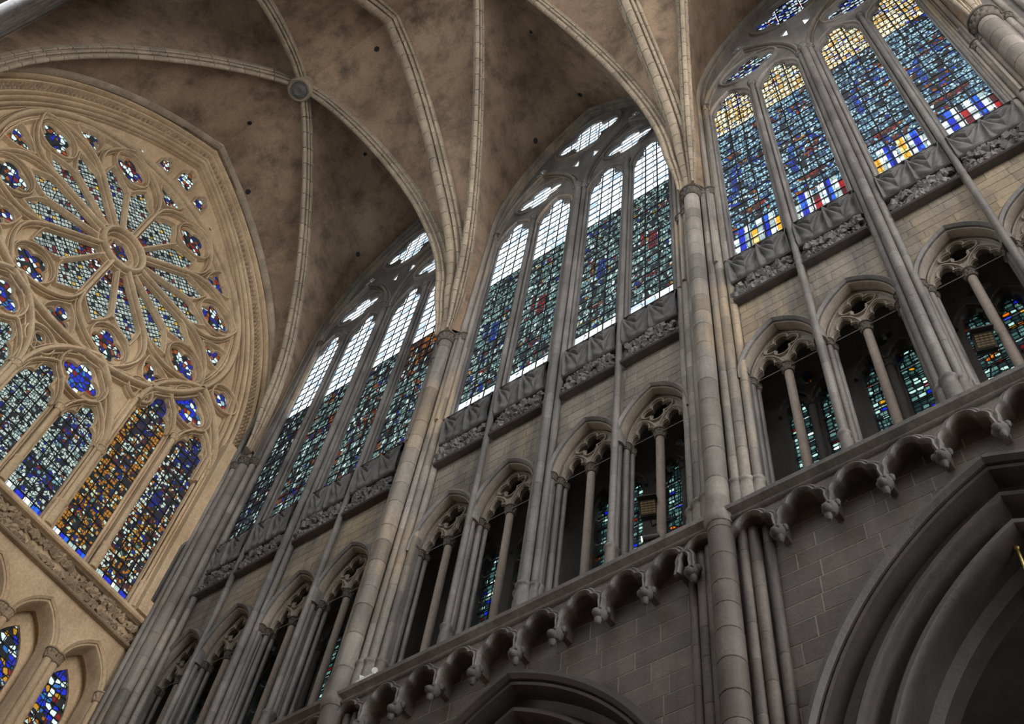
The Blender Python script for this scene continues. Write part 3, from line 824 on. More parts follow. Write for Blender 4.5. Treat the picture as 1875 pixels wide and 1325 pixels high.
# ------------------------------------------------------------------ piers
def pier(label, x, s=1.0, low=True, capz=30.95):
    t = thing('vault_pier', label, 'column', (x, 0, 0), 0, 'clustered vault piers')
    part('pier_core', join(box(-.70, .70, .10, .22, 0 if low else 17, 45), box(-.36, .36, -.02, .1, 0 if low else 17, 45)), 'grey', t, smooth=False)
    shaft(t, 0, -.2, ZS, capz, .20 * s, 'shaft', cap=True, base=False, dl=.75, capmat='cap')
    for sgn in (-1, 1):
        shaft(t, sgn * .27, -.06, ZS, capz - (.55 if sgn < 0 else -.05), .085, 'shaft', cap=True, base=True, dl=.9, capmat='cap')
        shaft(t, sgn * .43, .02, ZS, capz - (.6 if sgn < 0 else -.02), .11, 'shaft', cap=True, base=True, dl=.9, capmat='cap')
        if sgn < 0:
            shaft(t, -.27, -.06, capz - .56, capz + .6, .085, 'shaft', dl=.6); shaft(t, -.43, .02, capz - .61, capz + .9, .11, 'shaft', dl=.6)
        shaft(t, sgn * .62, .08, ZS, 38.0, .085, 'shaft', cap=True, base=True, dl=1.0, capmat='cap')
    if low:
        shaft(t, 0, -.2, 9.0, ZS, .21 * s, 'lower', cap=False, dl=.55)
        for sgn in (-1, 1):
            shaft(t, sgn * .29, -.05, 9.0, 16.6, .085, 'lower', dl=.8)
            shaft(t, sgn * .46, .0, 9.0, 16.6, .095, 'lower', dl=.8)
            shaft(t, sgn * .66, .06, 9.0, 16.6, .08, 'lower', dl=.8)
        part('shaft_collar', lathe([(.22, 16.72), (.245, 16.76), (.26, 16.9), (.255, 16.98), (.235, 17.02), (.225, 17.2), (.202, 17.4)], 16), 'shaft', t, (0, -.2, 0))
    return t
pier('clustered stone pier between the first and middle tall windows', XP[0])
pier('clustered stone pier between the middle and right tall windows', XP[1])
p4 = pier('clustered stone pier cut by the top right corner of the frame', XP[2], 1.35, False)
for dx, dy, r in ((.95, .0, .12), (1.3, .02, .2), (1.75, .05, .14), (2.1, .1, .2)): shaft(p4, dx, dy, 17, 44, r, 'shaft', dl=.9)
part('pier_core', box(.7, 3.6, .1, .3, 0, 46), 'grey', p4, smooth=False)

# corner cluster by the rose wall, and its mirror on the far side
def corner(label, sgn, y):
    t = thing('corner_pier', label, 'column', (0, y, 0), 0, 'corner piers of the rose wall')
    def yy(v): return v * sgn
    bx_ = box(-.4, .98, min(yy(-.12), yy(.22)), max(yy(-.12), yy(.22)), 0, 45)
    part('pier_core', join(bx_, box(-.4, .45, min(yy(-.40), yy(.22)), max(yy(-.40), yy(.22)), 0, 45)), 'grey', t, smooth=False)
    for (x, v, r, zc) in ((.52, -.42, .10, 30.2), (.72, -.30, .16, 30.4), (.93, -.14, .10, 30.5)):
        shaft(t, x, yy(v), 9, zc, r, 'shaft', cap=True, dl=.9, capmat='cap')
    shaft(t, 1.08, yy(.02), ZS, 38, .085, 'shaft', cap=True, base=True, dl=1.0, capmat='cap')
    shaft(t, .36, yy(-.5), 9, 36, .08, 'shaft', dl=1.0)
    if sgn < 0:
        for x, v, r in ((1.3, -.05, .14), (1.6, .0, .16), (1.95, .02, .14), (2.3, .04, .17), (2.65, .04, .14), (2.95, .04, .17), (3.3, .04, .15)): shaft(t, x, yy(v), 26.4, 42, r, 'grey', dl=1.2)
    return t
corner('clustered corner shafts where the window wall meets the rose wall', 1, 0)
corner('dark corner shafts in the top left corner of the frame', -1, 2 * YM)
for i in range(3):
    clere_window('window_%d' % (20 + i), 'far side window opposite the ' + BAY[i], XC[i], 2 * YM, PI, ['g2'] * 4, [33.1] * 4, 0, False)
we2 = part('wall_end_upper', plate([(-7.3, 30)] + parch(0, 31.0, 6.9, 11.95, 30, 30) + [(7.3, 30), (7.3, 47), (-7.3, 47)], [], .0, .36), 'vault', None, (0, YM, 0), smooth=False)
we2.rotation_euler = (0, 0, PI / 2)
struct(we2, 'strip of wall over the rose arch beneath the vault', 'wall')
wf = part('wall_far', join(box(0, 44, 2 * YM - .6, 2 * YM, 0, 26.4), *[box(x - .7, x + .7, 2 * YM - .8, 2 * YM, 26.4, 46) for x in XP + [32.24, 40.24]]), 'ashlar', smooth=False)
struct(part('ceiling_east', box(24.6, 44, 2 * YM, .3, 44.9, 45.3), 'vault', smooth=False), 'vault continuing over the nave behind the camera', 'ceiling')
struct(part('wall_east', join(box(27.5, 44, .1, .6, 0, 26.4), *[box(x - .7, x + .7, .1, .8, 26.4, 46) for x in (32.24, 40.24)]), 'ashlar', smooth=False), 'nave wall continuing behind the camera', 'wall')
struct(wf, 'opposite nave wall out of view below the far windows', 'wall')

# ------------------------------------------------------------------ vault
def interp(tab, n):
    """smooth curve (Catmull-Rom) through a table of (s, z), n+1 points evenly along it"""
    out = []
    m = len(tab)
    for i in range(m - 1):
        p0 = tab[max(i - 1, 0)]; p1 = tab[i]; p2 = tab[i + 1]; p3 = tab[min(i + 2, m - 1)]
        for k in range(12):
            t = k / 12
            out.append(tuple(.5 * (2 * p1[j] + (p2[j] - p0[j]) * t + (2 * p0[j] - 5 * p1[j] + 4 * p2[j] - p3[j]) * t * t + (3 * p1[j] - p0[j] - 3 * p2[j] + p3[j]) * t ** 3) for j in (0, 1)))
    out.append(tab[-1])
    L = [0]
    for a, b in zip(out, out[1:]): L.append(L[-1] + math.dist(a, b))
    res = []; k = 0
    for i in range(n + 1):
        d = L[-1] * i / n
        while k < len(L) - 2 and L[k + 1] < d: k += 1
        f = (d - L[k]) / max(1e-9, L[k + 1] - L[k])
        res.append((out[k][0] + (out[k + 1][0] - out[k][0]) * f, out[k][1] + (out[k + 1][1] - out[k][1]) * f))
    return res
DT = [(0, 30.88), (0.03, 32.6), (.22, 34.4), (.62, 36.0), (1.24, 37.5), (2.05, 39.0), (2.96, 40.25), (4.0, 41.45), (5.1, 42.5), (6.3, 43.4), (7.0, 43.75), (7.75, 43.98)]
TT = [(0, 30.9), (0, 32.6), (.18, 34.4), (.85, 36.4), (1.83, 38.3), (3.17, 40.6), (4.7, 42.8), (5.8, 44.0), (6.75, 44.8)]
def rib_prof(k):
    h_ = [(.17, -.06), (.17, .09), (.14, .12), (.105, .10), (.09, .15), (.13, .19), (.14, .24), (.11, .275), (.075, .27), (.05, .24), (.045, .31), (.07, .35), (.06, .39), (.025, .415)]
    base = [(-a, b) for a, b in h_] + list(reversed(h_))
    return [(a * k, b * k) for a, b in base]
def rib_prof_t(k=1.0):
    h_ = [(.33, -.06), (.33, .08), (.29, .12), (.24, .11), (.22, .06), (.19, .15), (.235, .20), (.225, .26), (.17, .29), (.13, .27), (.10, .21), (.09, .34), (.125, .385), (.11, .44), (.05, .47)]
    base = [(-a, b) for a, b in h_] + list(reversed(h_))
    return [(a * k, b * k) for a, b in base]
def rib(label, A, B, tab, prof, group, vl=.62, mat='rib'):
    A = Vector(A); B = Vector(B); h = (B - A); L = h.length; h.normalize()
    bn = Vector((-h[1], h[0]))
    sL = tab[-1][0]
    tb = [(s * L / sL, z) for s, z in tab]
    nseg = 64
    pts = interp(tb, nseg)
    t = thing('vault_rib', label, 'rib', (A[0], A[1], tab[0][1]), 0, group)
    tot = sum(math.dist(a, b) for a, b in zip(pts, pts[1:]))
    nv = max(8, int(tot / vl)); per = nseg / nv
    def ring(f):
        k = min(int(f), nseg - 1); fr = f - k
        s = pts[k][0] + (pts[k + 1][0] - pts[k][0]) * fr; z = pts[k][1] + (pts[k + 1][1] - pts[k][1]) * fr
        k0 = max(0, min(nseg - 2, int(f - .5)))
        ts, tz = pts[k0 + 2][0] - pts[k0][0], pts[k0 + 2][1] - pts[k0][1]
        l = math.hypot(ts, tz); ts /= l; tz /= l
        n2 = (tz, -ts)
        o = []
        tp = min(1, f / (nseg * .16)); tp = .48 + .52 * tp * tp * (3 - 2 * tp)
        for v, n in prof:
            v *= tp; n = n * tp - (1 - tp) * .12
            ss, zz = s + n2[0] * n, z + n2[1] * n
            o.append((h[0] * ss + bn[0] * v, h[1] * ss + bn[1] * v, zz - tab[0][1]))
        return o
    g = .012 / (tot / nseg)
    for i in range(nv):
        f0, f1 = i * per + g, (i + 1) * per - g
        V = []
        for k in range(4): V += ring(f0 + (f1 - f0) * k / 3)
        m = len(prof)
        F = gridF(4, m, False, True) + [tuple(range(m)), tuple(range(3 * m, 4 * m))[::-1]]
        part('voussoir', (V, F), mat, t)
    return [(A[0] + h[0] * s, A[1] + h[1] * s, z) for s, z in pts]
def plain_curve(A, B, tab, n=64):
    A = Vector(A); B = Vector(B); h = (B - A); L = h.length; h.normalize(); sL = tab[-1][0]
    return [(A[0] + h[0] * s, A[1] + h[1] * s, z) for s, z in interp([(s * L / sL, z) for s, z in tab], n)]
def web(name, c1, c2, label, bulge=.12):
    c1 = c1[1:]; c2 = c2[1:]
    n = len(c1); m = 10; V = []
    for i in range(n):
        p = Vector(c1[i]); q = Vector(c2[i])
        for j in range(m + 1):
            f = j / m
            v = p.lerp(q, f); v.z += bulge * 4 * f * (1 - f) * min(1, i / n * 2)
            V.append(v)
    struct(part(name, (V, gridF(n, m + 1)), 'vault', ang=180), label, 'ceiling')
YN, YF = -.30, 2 * YM + .30
bosses = [(4.24, YM), (12.24, YM), (20.24, YM)]
sides = [('near', YN, 0.0), ('far', YF, 2 * YM)]
FT = None
def formeret(xc, y, left):
    """half of the wall arch, springing to apex, as 65 points"""
    pa = parch(0, FA['z0'], FA['a'] + .2, FA['h'] + .3, 60)[:61]
    x0 = pa[0][0]
    pts = [(x0, 30.9), (x0, 34.5)] + pa
    L = [0]
    for a, b in zip(pts, pts[1:]): L.append(L[-1] + math.dist(a, b))
    res = []; k = 0
    for i in range(65):
        d = L[-1] * i / 64
        while k < len(L) - 2 and L[k + 1] < d: k += 1
        f = (d - L[k]) / (L[k + 1] - L[k])
        u = pts[k][0] + (pts[k + 1][0] - pts[k][0]) * f; z = pts[k][1] + (pts[k + 1][1] - pts[k][1]) * f
        res.append((xc + (u if left else -u), y, z))
    return res
xs_ = [.62] + XP
LB = {}
TC = {}
for k in range(1, 4):
    for sn, ys, yw in sides:
        w = 'near' if sn == 'near' else 'far'
        TC[(k, sn)] = rib('%s transverse vault arch springing from the %s' % ({1: 'wide', 2: 'broad', 3: 'thick'}[k] + (' near' if sn == 'near' else ' far'), {1: 'pier left of the middle window', 2: 'pier right of the middle window', 3: 'pier in the top right corner'}[k]), (XP[k - 1], ys), (XP[k - 1], YM), TT, rib_prof_t(1.0), 'transverse vault arches')
WT = [(0, 30.9), (.1, 33), (.5, 35), (.9, 36.2), (1.5, 37.9), (2.35, 39.2), (3.2, 40.3), (4.2, 41.3), (5.1, 42.1), (6.75, 43.3)]
for sn, ys, yw in sides:
    TC[(0, sn)] = plain_curve((.45, ys), (.45, YM), WT)
for b in range(3):
    for sn, ys, yw in sides:
        for e, xa in ((0, .30 if b == 0 else XP[b - 1] + .16), (1, XP[b] - .16)):
            if b == 0 and e == 0: xa = .70
            c = rib('diagonal vault rib, %s side, from %s to the %s keystone' % (sn, ['the rose wall corner' if b == 0 else 'the pier left of its bay', 'the pier right of its bay'][e], ['first', 'middle', 'right'][b]), (xa, ys - (.1 if sn == 'near' else -.1)), bosses[b], DT, rib_prof(1.08), 'diagonal vault ribs', .6)
            web('ceiling_cell', c, TC[(b + e, sn)], 'brown plaster vault cell beside the %s arch of the %s, %s side' % (['left', 'right'][e], BAY[b], sn))
            web('ceiling_cell', c, formeret(XC[b], yw - (.05 if sn == 'near' else -.05), e == 0), 'brown plaster vault cell above the %s half of the %s-side window, %s' % (['left', 'right'][e], sn, BAY[b]))
for b, (bx_, by_) in enumerate(bosses):
    t = thing('vault_boss', 'round carved keystone where the ribs cross, ' + BAY[b], 'keystone', (bx_, by_, 43.25), 0, 'vault keystones')
    part('boss_ring', lathe([(.30, .12), (.40, .05), (.46, .15), (.46, .35), (.40, .45), (.40, .8)], 24), 'rib', t)
    part('rosette', lathe([(.05, -.02), (.14, -.06), (.2, -.02), (.26, .0), (.3, .06), (.32, .16)], 24, lambda a, i: 1 + .18 * abs(math.cos(4 * a)) if 0 < i < 4 else 1), 'carved', t)

# ------------------------------------------------------------------ rose wall (frame turned a quarter: along = +Y, towards the room = +X)
WROT = PI / 2
def wthing(name, label, cat, kind=None, group=None):
    return thing(name, label, cat, (0, YM, 0), WROT, group, kind)
RC = 34.2; RR = 5.0
AW = dict(z0=31.0, a=6.15, h=11.0)
PE = math.radians(45)
def rot2(u, v, t, cx=0, cz=RC): return (cx + u * math.cos(t) - v * math.sin(t), cz + u * math.sin(t) + v * math.cos(t))
def rose_light(beta):
    """lancet light between two spokes, pointing outward along beta"""
    tn = math.tan(PE / 4)
    L = []
    for u in (.98, 1.6, 2.2, 2.7): L.append((u, max(.03, u * tn - .085)))
    w = L[-1][1]
    L += [(2.85, w * .98), (2.98, w * .82), (3.02, w * .56), (3.06, w * .52), (3.22, w * .54), (3.42, w * .38), (3.60, .0)]
    R = [(u, -v) for u, v in reversed(L[:-1])]
    return [rot2(u, v, beta) for u, v in L + R]
rose_holes = []; rose_kind = []
for k in range(8):
    al = PE * k
    for s in (.25, .75):
        rose_holes.append(rose_light(al + PE * s)); rose_kind.append('rose')
    cx, cz = rot2(4.02, 0, al + PE / 2)
    rose_holes.append(foil(cx, cz, [(0, .34, .29), (PI, .34, .29), (PI / 2, .31, .29), (-PI / 2, .31, .29)], 40, al + PE / 2)); rose_kind.append('jewel')
    cx, cz = rot2(4.42, 0, al)
    rose_holes.append(foil(cx, cz, [(PI, .26, .25), (PI * .30, .27, .23), (-PI * .30, .27, .23)], 36, al)); rose_kind.append('jewel')
    for s in (-1, 1):
        rose_holes.append([rot2(u, v * s, al + PE / 2) for u, v in ([(3.42, -.10), (3.52, 0), (3.42, .10), (3.28, .0)] if s > 0 else [(4.68, .10), (4.80, 0), (4.68, -.10)])]); rose_kind.append('jewel')
hubh = nfoil(0, RC, 6, .46, n=48); rose_holes.append(hubh); rose_kind.append('rosein')
LANC = []
for s in (-1, 1):
    for k, (u, zs, tp) in enumerate(((.78, 26.95, 28.15), (2.34, 26.95, 28.15), (3.90, 29.6, 30.8), (5.46, 29.6, 30.8))):
        LANC.append((s * u, .58, 23.75, zs, tp, k))
low_holes = [lighthole(u, w, z0, zs, tp) for u, w, z0, zs, tp, k in LANC]
FO = []
for s in (-1, 1):
    FO += [(s * 1.56, 28.62, 4, .66), (s * 4.68, 31.25, 4, .64), (s * 5.46, 32.85, 4, .44), (s * 3.05, 30.05, 3, .36)]
FO += [(0, 28.35, 3, .40)]
fo_holes = [nfoil(a, b, n, r, n=44, ph0=PI / 2 if n == 3 else PI / 4 * 0) for a, b, n, r in FO]
top_holes = [lighthole(0, .31, 39.75, 40.65, 41.1)] + [lighthole(s * .88, .24, 39.55, 40.1, 40.5) for s in (-1, 1)] + [nfoil(s * 1.75, 39.45, 3, .16, n=20) for s in (-1, 1)] + [nfoil(s * 4.9, 36.4, 3, .14, n=20) for s in (-1, 1)] + [nfoil(s * 5.75, 33.9, 3, .14, n=20) for s in (-1, 1)]
w5 = struct(wthing('window_rose', '', 'window'), 'great rose window over eight lancets in the warm stone end wall', 'window')
w5.scale = (1, .78, 1)
outerW = parch(0, AW['z0'], AW['a'], AW['h'], 26, 23.6)
disc = circ(0, RC, RR - .05, 96)
part('lancet_plate', plate(outerW, [disc] + low_holes + fo_holes + top_holes, -.33, -.27), 'west', w5, smooth=False)
part('rose_plate', plate(circ(0, RC, RR, 96), rose_holes, -.33, -.27), 'west', w5, smooth=False)
part('rose_ring', sweep(circ(0, RC, RR - .02, 96), roll3(.19, -.3, .14), True), 'west', w5)
part('rose_ring', sweep(circ(0, RC, RR - .25, 96), rollprof(.07, -.3, -.04), True), 'west', w5)
hub = part('hub_ring', sweep(circ(0, RC, .78, 48), roll3(.17, -.3, .18), True), 'west', w5)
part('hub_cusps', sweep(hubh, rollprof(.05, -.35, -.12), True), 'west', hub)
bigsp = mesh('spoke', *sweep([(.80, 0), (1.5, 0), (2.9, 0)], roll3(.125, -.28, .10)), 'west')
smlsp = mesh('spoke', *sweep([(.85, 0), (1.5, 0), (2.95, 0)], rollprof(.07, -.25, -.02)), 'west')
def bez(p0, p1, p2, n=12): return [tuple((1 - t) ** 2 * a + 2 * t * (1 - t) * b + t * t * c for a, b, c in zip(p0, p1, p2)) for t in [i / n for i in range(n + 1)]]
c8, s8 = math.cos(PE / 2), math.sin(PE / 2)
pet = [(2.85 * c8, -2.85 * s8 + .02)] + bez((3.05 * c8, -3.05 * s8 + .03), (4.0, -1.56), (4.93, 0)) 
pet = pet + [(u, -v) for u, v in reversed(pet[:-1])]
petm = mesh('petal_arch', *sweep(pet, roll3(.10, -.28, .08)), 'west')
lt = [(2.55, .0)]
sub = []
for s in (-1, 1):
    b0 = s * PE / 4
    pth = [(2.75, -.50), (2.95, -.47), (3.2, -.33), (3.45, -.14), (3.62, 0), (3.45, .14), (3.2, .33), (2.95, .47), (2.75, .50)]
    sub.append(sweep([rot2(u, v, b0, 0, 0) for u, v in pth], rollprof(.055, -.3, -.06)))
subm = mesh('light_head', *join(*sub), 'west')
qring = mesh('foil_ring', *sweep([(4.02 + .72 * math.cos(t), .69 * math.sin(t)) for t in [2 * PI * i / 36 for i in range(36)]], roll3(.06, -.28, .0), True), 'west')
tring = mesh('trefoil_frame', *sweep([(3.78, 0)] + bez((3.78, 0), (4.3, -.62), (4.80, -.52), 8) + bez((4.80, -.52), (4.93, 0), (4.80, .52), 6)[1:] + bez((4.80, .52), (4.3, .62), (3.78, 0), 8)[1:-1], rollprof(.055, -.3, -.02), True), 'west')
for k in range(8):
    al = PE * k
    # local frame of these pieces: along the wall = cos, up = sin about the rose centre
    ob('spoke', bigsp, w5, (0, 0, RC), (0, -al, 0)); ob('spoke', smlsp, w5, (0, 0, RC), (0, -(al + PE / 2), 0))
    ob('petal_arch', petm, w5, (0, 0, RC), (0, -(al + PE / 2), 0)); ob('light_head', subm, w5, (0, 0, RC), (0, -(al + PE / 2), 0))
    ob('foil_ring', qring, w5, (0, 0, RC), (0, -(al + PE / 2), 0)); ob('trefoil_frame', tring, w5, (0, 0, RC), (0, -al, 0))
for h, kd in zip(rose_holes, rose_kind):
    if kd == 'jewel' and len(h) > 10: part('cusp_molding', sweep(h, rollprof(.026, -.3, -.17), True), 'west', w5)
    cx = sum(p[0] for p in h) / len(h); cz = sum(p[1] for p in h) / len(h)
    g = [(cx + (x - cx) * 1.03, cz + (z - cz) * 1.03) for x, z in h]
    if kd == 'rose':
        # inner and outer panels of the light
        mid = 1.9
        gi = [p for p in g if math.hypot(p[0], p[1] - RC) < 1.75]; go = [p for p in g if math.hypot(p[0], p[1] - RC) >= 1.55]
        part('rose_pane', plate(go, [], -.325, -.315), 'rose', w5, smooth=False)
        if len(gi) > 2: part('rose_pane', plate(gi, [], -.33, -.32), 'rosein', w5, smooth=False)
    else: part('rose_pane', plate(g, [], -.325, -.315), kd, w5, smooth=False)
# radial iron rings across the rose
part('iron_ring', join(*[sweep(circ(0, RC, r, 72), [(-.012, -.31), (-.012, -.29), (.012, -.29), (.012, -.31)], True) for r in (1.35, 1.75, 2.15, 2.55, 2.95, 3.9, 4.3)]), 'iron', w5)
# lancets
for h in low_holes: part('cusp_molding', sweep(h[2:], rollprof(.035, -.3, -.16)), 'west', w5)
for h in fo_holes: part('cusp_molding', sweep(h, rollprof(.035, -.3, -.16), True), 'west', w5)
for a, b, n, r in FO: part('foil_ring', sweep(circ(a, b, r * 1.22, 36), roll3(.085, -.3, .03), True), 'west', w5)
for h in top_holes[:3]: part('light_head', sweep([(x * 1.0, z) for x, z in h], rollprof(.05, -.28, -.05), True), 'west', w5)
for s in (-1, 1):
    for (c, zs, hh) in ((1.56, 26.95, 2.75), (4.68, 29.6, 2.75)):
        part('pair_arch', sweep(parch(s * c, zs, 1.52, hh, 16), roll3(.17, -.3, .14)), 'west', w5)
        for u in (-.78, .78): part('lancet_arch', sweep(parch(s * c + u, zs, .68, 1.35, 12), roll3(.09, -.3, .02)), 'west', w5)
for u in (0, 1.56, 3.12, 4.68, 6.2):
    for s in ((-1, 1) if u else (1,)):
        big = u in (0, 3.12, 6.2)
        zt = 26.95 if u in (0, 1.56, 3.12) else 29.6
        part('mullion', sweep([(s * u, 23.6), (s * u, zt)], roll3(.20 if big else .14, -.3, .02)), 'west', w5)
        for q in ((-1, 0, 1) if big else (0,)):
            shaft(w5, s * u + q * .12, -(.10 if q == 0 else .03), 23.6, zt + .05, .085 if q == 0 else .05, 'west', cap=(True), base=True, dl=1.2, capmat='west', jmat='carve_w')
for s in (-1, 1):
    part('mullion', sweep([(s * 3.12, 26.9), (s * 3.12, 29.8)], rollprof(.13, -.3, .06)), 'west', w5)
GL = {(1, 0): 'gw', (1, 1): 'gw', (1, 2): 'gg', (1, 3): 'gp'}
for (u, w, z0, zs, tp, k) in LANC:
    rows = int((tp - 23.75) / .34); rh = (tp - 23.75) / rows
    s = 1 if u > 0 else -1
    cols = 4 if s > 0 else 1
    if s < 0: rows = 3; rh = (tp - 23.75) / rows
    for r in range(rows):
        for q in range(cols):
            z = 23.75 + (r + .5) * rh
            g = GL[(1, k)]
            if k == 2 and z > 27.2: g = 'gp'
            if k == 3 and z < 26.5: g = 'gg' if (r * 3 + q) % 3 else 'gp'
            if q in (0, 3) and s > 0 and r > 0 and k >= 2 and z < zs: g = 'gborder' if k == 3 else 'gold_border'
            if r == 0 and s > 0: g = ['swhite', 'sblue'][q % 2]
            pane(w5, g, u - w + (q + .5) * 2 * w / cols + (0 if cols == 1 else (-.05 if q == 0 else .05 if q == cols - 1 else 0)), z, 2 * w / cols - .004 + (.1 if q in (0, cols - 1) else 0), rh - .004, .325)
    part('iron_bars', join(*[box(u - w - .03, u + w + .03, .295, .312, 23.75 + r * rh - .02, 23.75 + r * rh + .02) for r in range(rows + 1)],
                           *[box(u - w + q * w / 2 - .018, u - w + q * w / 2 + .018, .295, .312, 23.7, tp) for q in (1, 2, 3)]), 'iron', w5, smooth=False)
for (a, b, n, r), h in zip(FO, fo_holes):
    part('pane', plate([(a + (x - a) * 1.05, b + (z - b) * 1.05) for x, z in h], [], -.325, -.315), 'jblue' if r > .5 else 'jewel', w5, smooth=False)
for h in top_holes:
    cx = sum(p[0] for p in h) / len(h); cz = sum(p[1] for p in h) / len(h)
    part('pane', plate([(cx + (x - cx) * 1.05, cz + (z - cz) * 1.05) for x, z in h], [], -.325, -.315), 'jewel', w5, smooth=False)
# surrounding arch mouldings
wa = wthing('rose_arch', 'stepped and carved stone arch framing the rose window', 'arch')
pw = parch(0, AW['z0'], AW['a'], AW['h'], 40, 23.4)
prf = [(n * .78, d) for n, d in [(-.03, -.6), (-.03, -.12), (.0, .0), (.03, .05), (.06, .065), (.09, .05), (.12, .0), (.13, -.14), (.18, -.14), (.2, .02), (.23, .09), (.27, .10), (.31, .08), (.33, .0),
       (.34, -.06), (.62, -.02), (.63, .10), (.65, .17), (.70, .18), (.74, .15), (.76, .08), (.77, -.03), (.84, -.02), (.85, .2), (.89, .28), (.95, .28), (.98, .22), (.99, .08), (1.04, .08), (1.05, .3), (1.08, .38), (1.14, .38), (1.17, .3), (1.35, .3), (1.35, -.6)]]
part('arch_molding', arch_sweep(0, AW['z0'], AW['a'], AW['h'], prf, 40, 23.4), 'west', wa)
part('inner_molding', sweep(parch(0, AW['z0'], AW['a'] - .16, AW['h'] - .24, 40, 29.0), roll3(.12, -.25, .02)), 'west', wa)
def along(path, step):
    L = [0]
    for a, b in zip(path, path[1:]): L.append(L[-1] + math.dist(a, b))
    d = 0; k = 0; out = []
    while d < L[-1]:
        while k < len(L) - 2 and L[k + 1] < d: k += 1
        f = (d - L[k]) / (L[k + 1] - L[k]); a, b = path[k], path[k + 1]
        t = math.atan2(b[1] - a[1], b[0] - a[0])
        out.append((a[0] + (b[0] - a[0]) * f, a[1] + (b[1] - a[1]) * f, t)); d += step
    return out
pband = parch(0, AW['z0'], AW['a'] + .375, AW['h'] + .55, 40, 30.5)
knobs = []
rr = random.Random(3)
for (a, b, t) in along(pband, .20):
    for s in (-1, 1):
        q = .06 * s
        ca, cb = a - math.sin(t) * q, b + math.cos(t) * q
        r = .085 * rr.uniform(.8, 1.15)
        Vk = []
        for i in range(3):
            th = PI / 2 * (i + .3) / 3
            for j in range(6):
                ph = PI / 3 * j
                Vk.append(P3(ca + r * math.cos(th) * math.cos(ph), cb + r * math.cos(th) * math.sin(ph), -.05 + .16 * math.sin(th)))
        Vk.append(P3(ca, cb, .13))
        Fk = gridF(3, 6, False, True) + [(12 + j, 12 + (j + 1) % 6, 18) for j in range(6)]
        knobs.append((Vk, Fk))
tag(part('carved_band', join(*knobs), 'carve_w', wa), kind='stuff')
# outer wall arch ribs in stones
pj = parch(0, AW['z0'], AW['a'] + .80, AW['h'] + 1.08, 44, 30.4)
al_ = along(pj, .5)
hp = [(-.10, .3), (-.10, .44), (-.04, .52), (.04, .52), (.10, .44), (.10, .3)]
k = 0
while k < len(pj) - 1:
    e = min(k + 2, len(pj) - 1)
    part('voussoir', sweep(pj[k:e + 1], hp), 'rib', wa); k = e
# end wall, sill, frieze and lower gallery
we = part('wall_end', plate([(-7.2, 0), (7.2, 0), (7.2, 23.5), (-7.2, 23.5)], [parch(s * u, 20.75, .62, 1.12, 12, 12.0) for s in (-1, 1) for u in (4.22, 5.80)] + [parch(s * u, 20.75, .62, 1.12, 12, 12.0) for s in (-1, 1) for u in (1.06, 2.64)], -.9, .08), 'west', None, (0, YM, 0), smooth=False)
we.rotation_euler = (0, 0, WROT)
struct(we, 'warm smooth stone end wall below the rose window sill', 'wall')
ws = part('wall_end_side', join(box(6.15, 7.2, -.38, .6, 23.4, 31)), 'west', None, (0, YM, 0), smooth=False); ws.rotation_euler = (0, 0, WROT)
struct(ws, 'narrow strip of warm wall right of the lancets', 'wall')
tr_ = struct(wthing('trim_4', '', 'sill'), 'pale sloping stone sill under the rose lancets', 'sill')
part('sill_molding', sweep([(-6.9, 23.2), (6.9, 23.2)], [(0, -.2), (0, .30), (.04, .34), (.12, .34), (.2, .28), (.42, -.1), (.42, -.5), (0, -.5)]), 'west', tr_)
fr = wthing('leaf_frieze', 'warm ochre carved leaf frieze beneath the rose window sill', 'frieze')
frieze(fr, 13.4, 22.42, 23.22, 'carve_w', 'carve_w', 110, .16)
def west_gallery(u, label):
    t = thing('gallery_arch', label, 'arch', (0, YM + u, 0), WROT, 'arches of the lower gallery in the end wall')
    part('hood_molding', sweep(parch(0, 20.75, .70, 1.24, 16, 20.6), [(-.06, .0), (-.06, .13), (0, .18), (.06, .13), (.07, .0)]), 'west', t)
    part('arch_molding', sweep(parch(0, 20.75, .62, 1.12, 16, 12.0), [(.04, .0), (.02, .12), (-.02, .1), (-.06, -.02), (-.07, -.15), (-.10, -.3), (.0, -.4)]), 'west', t)
    for s in (-1, 1): shaft(t, s * .70, -.16, 12, 20.85, .10, 'west', cap=True, dl=2.2, capmat='carve_w', jmat='west')
    part('window_plate', plate([(-.75, 11.5), (.75, 11.5), (.75, 22.5), (-.75, 22.5)], [parch(-.06, 20.1, .5, 1.25, 12, 12)], -.62, -.52), 'west', t, smooth=False)
    for k in range(12): pane(t, 'jblue' if k % 3 else 'gp', -.06, 12.4 + k * .8, 1.1, .79, .60)
    part('iron_bars', join(*[box(-.6, .5, .565, .58, 12 + k * .3, 12.02 + k * .3) for k in range(31)], *[box(x - .01, x + .01, .565, .58, 12, 21.4) for x in (-.15, .12)]), 'iron', t, smooth=False)
for u, l in ((4.22, 'left of the two arched gallery windows at the bottom left'), (5.80, 'right of the two arched gallery windows at the bottom left'), (2.64, 'gallery arch cut off beyond the left edge'), (1.06, 'second gallery arch beyond the left edge')):
    west_gallery(u, l)
nz = wthing('slot_niche', 'narrow dark arched slot between the rose lancets and corner shafts', 'niche')
part('niche_shade', plate(parch(6.52, 26.0, .12, .45, 8, 23.9), [], .37, .39), 'aisle', nz, smooth=False)  # flat dark plate on the wall, painted as the shade inside the slot
part('niche_frame', sweep(parch(6.52, 26.0, .13, .48, 8, 23.9), [(-.02, .36), (-.02, .40), (.03, .41), (.04, .36)]), 'grey', nz)

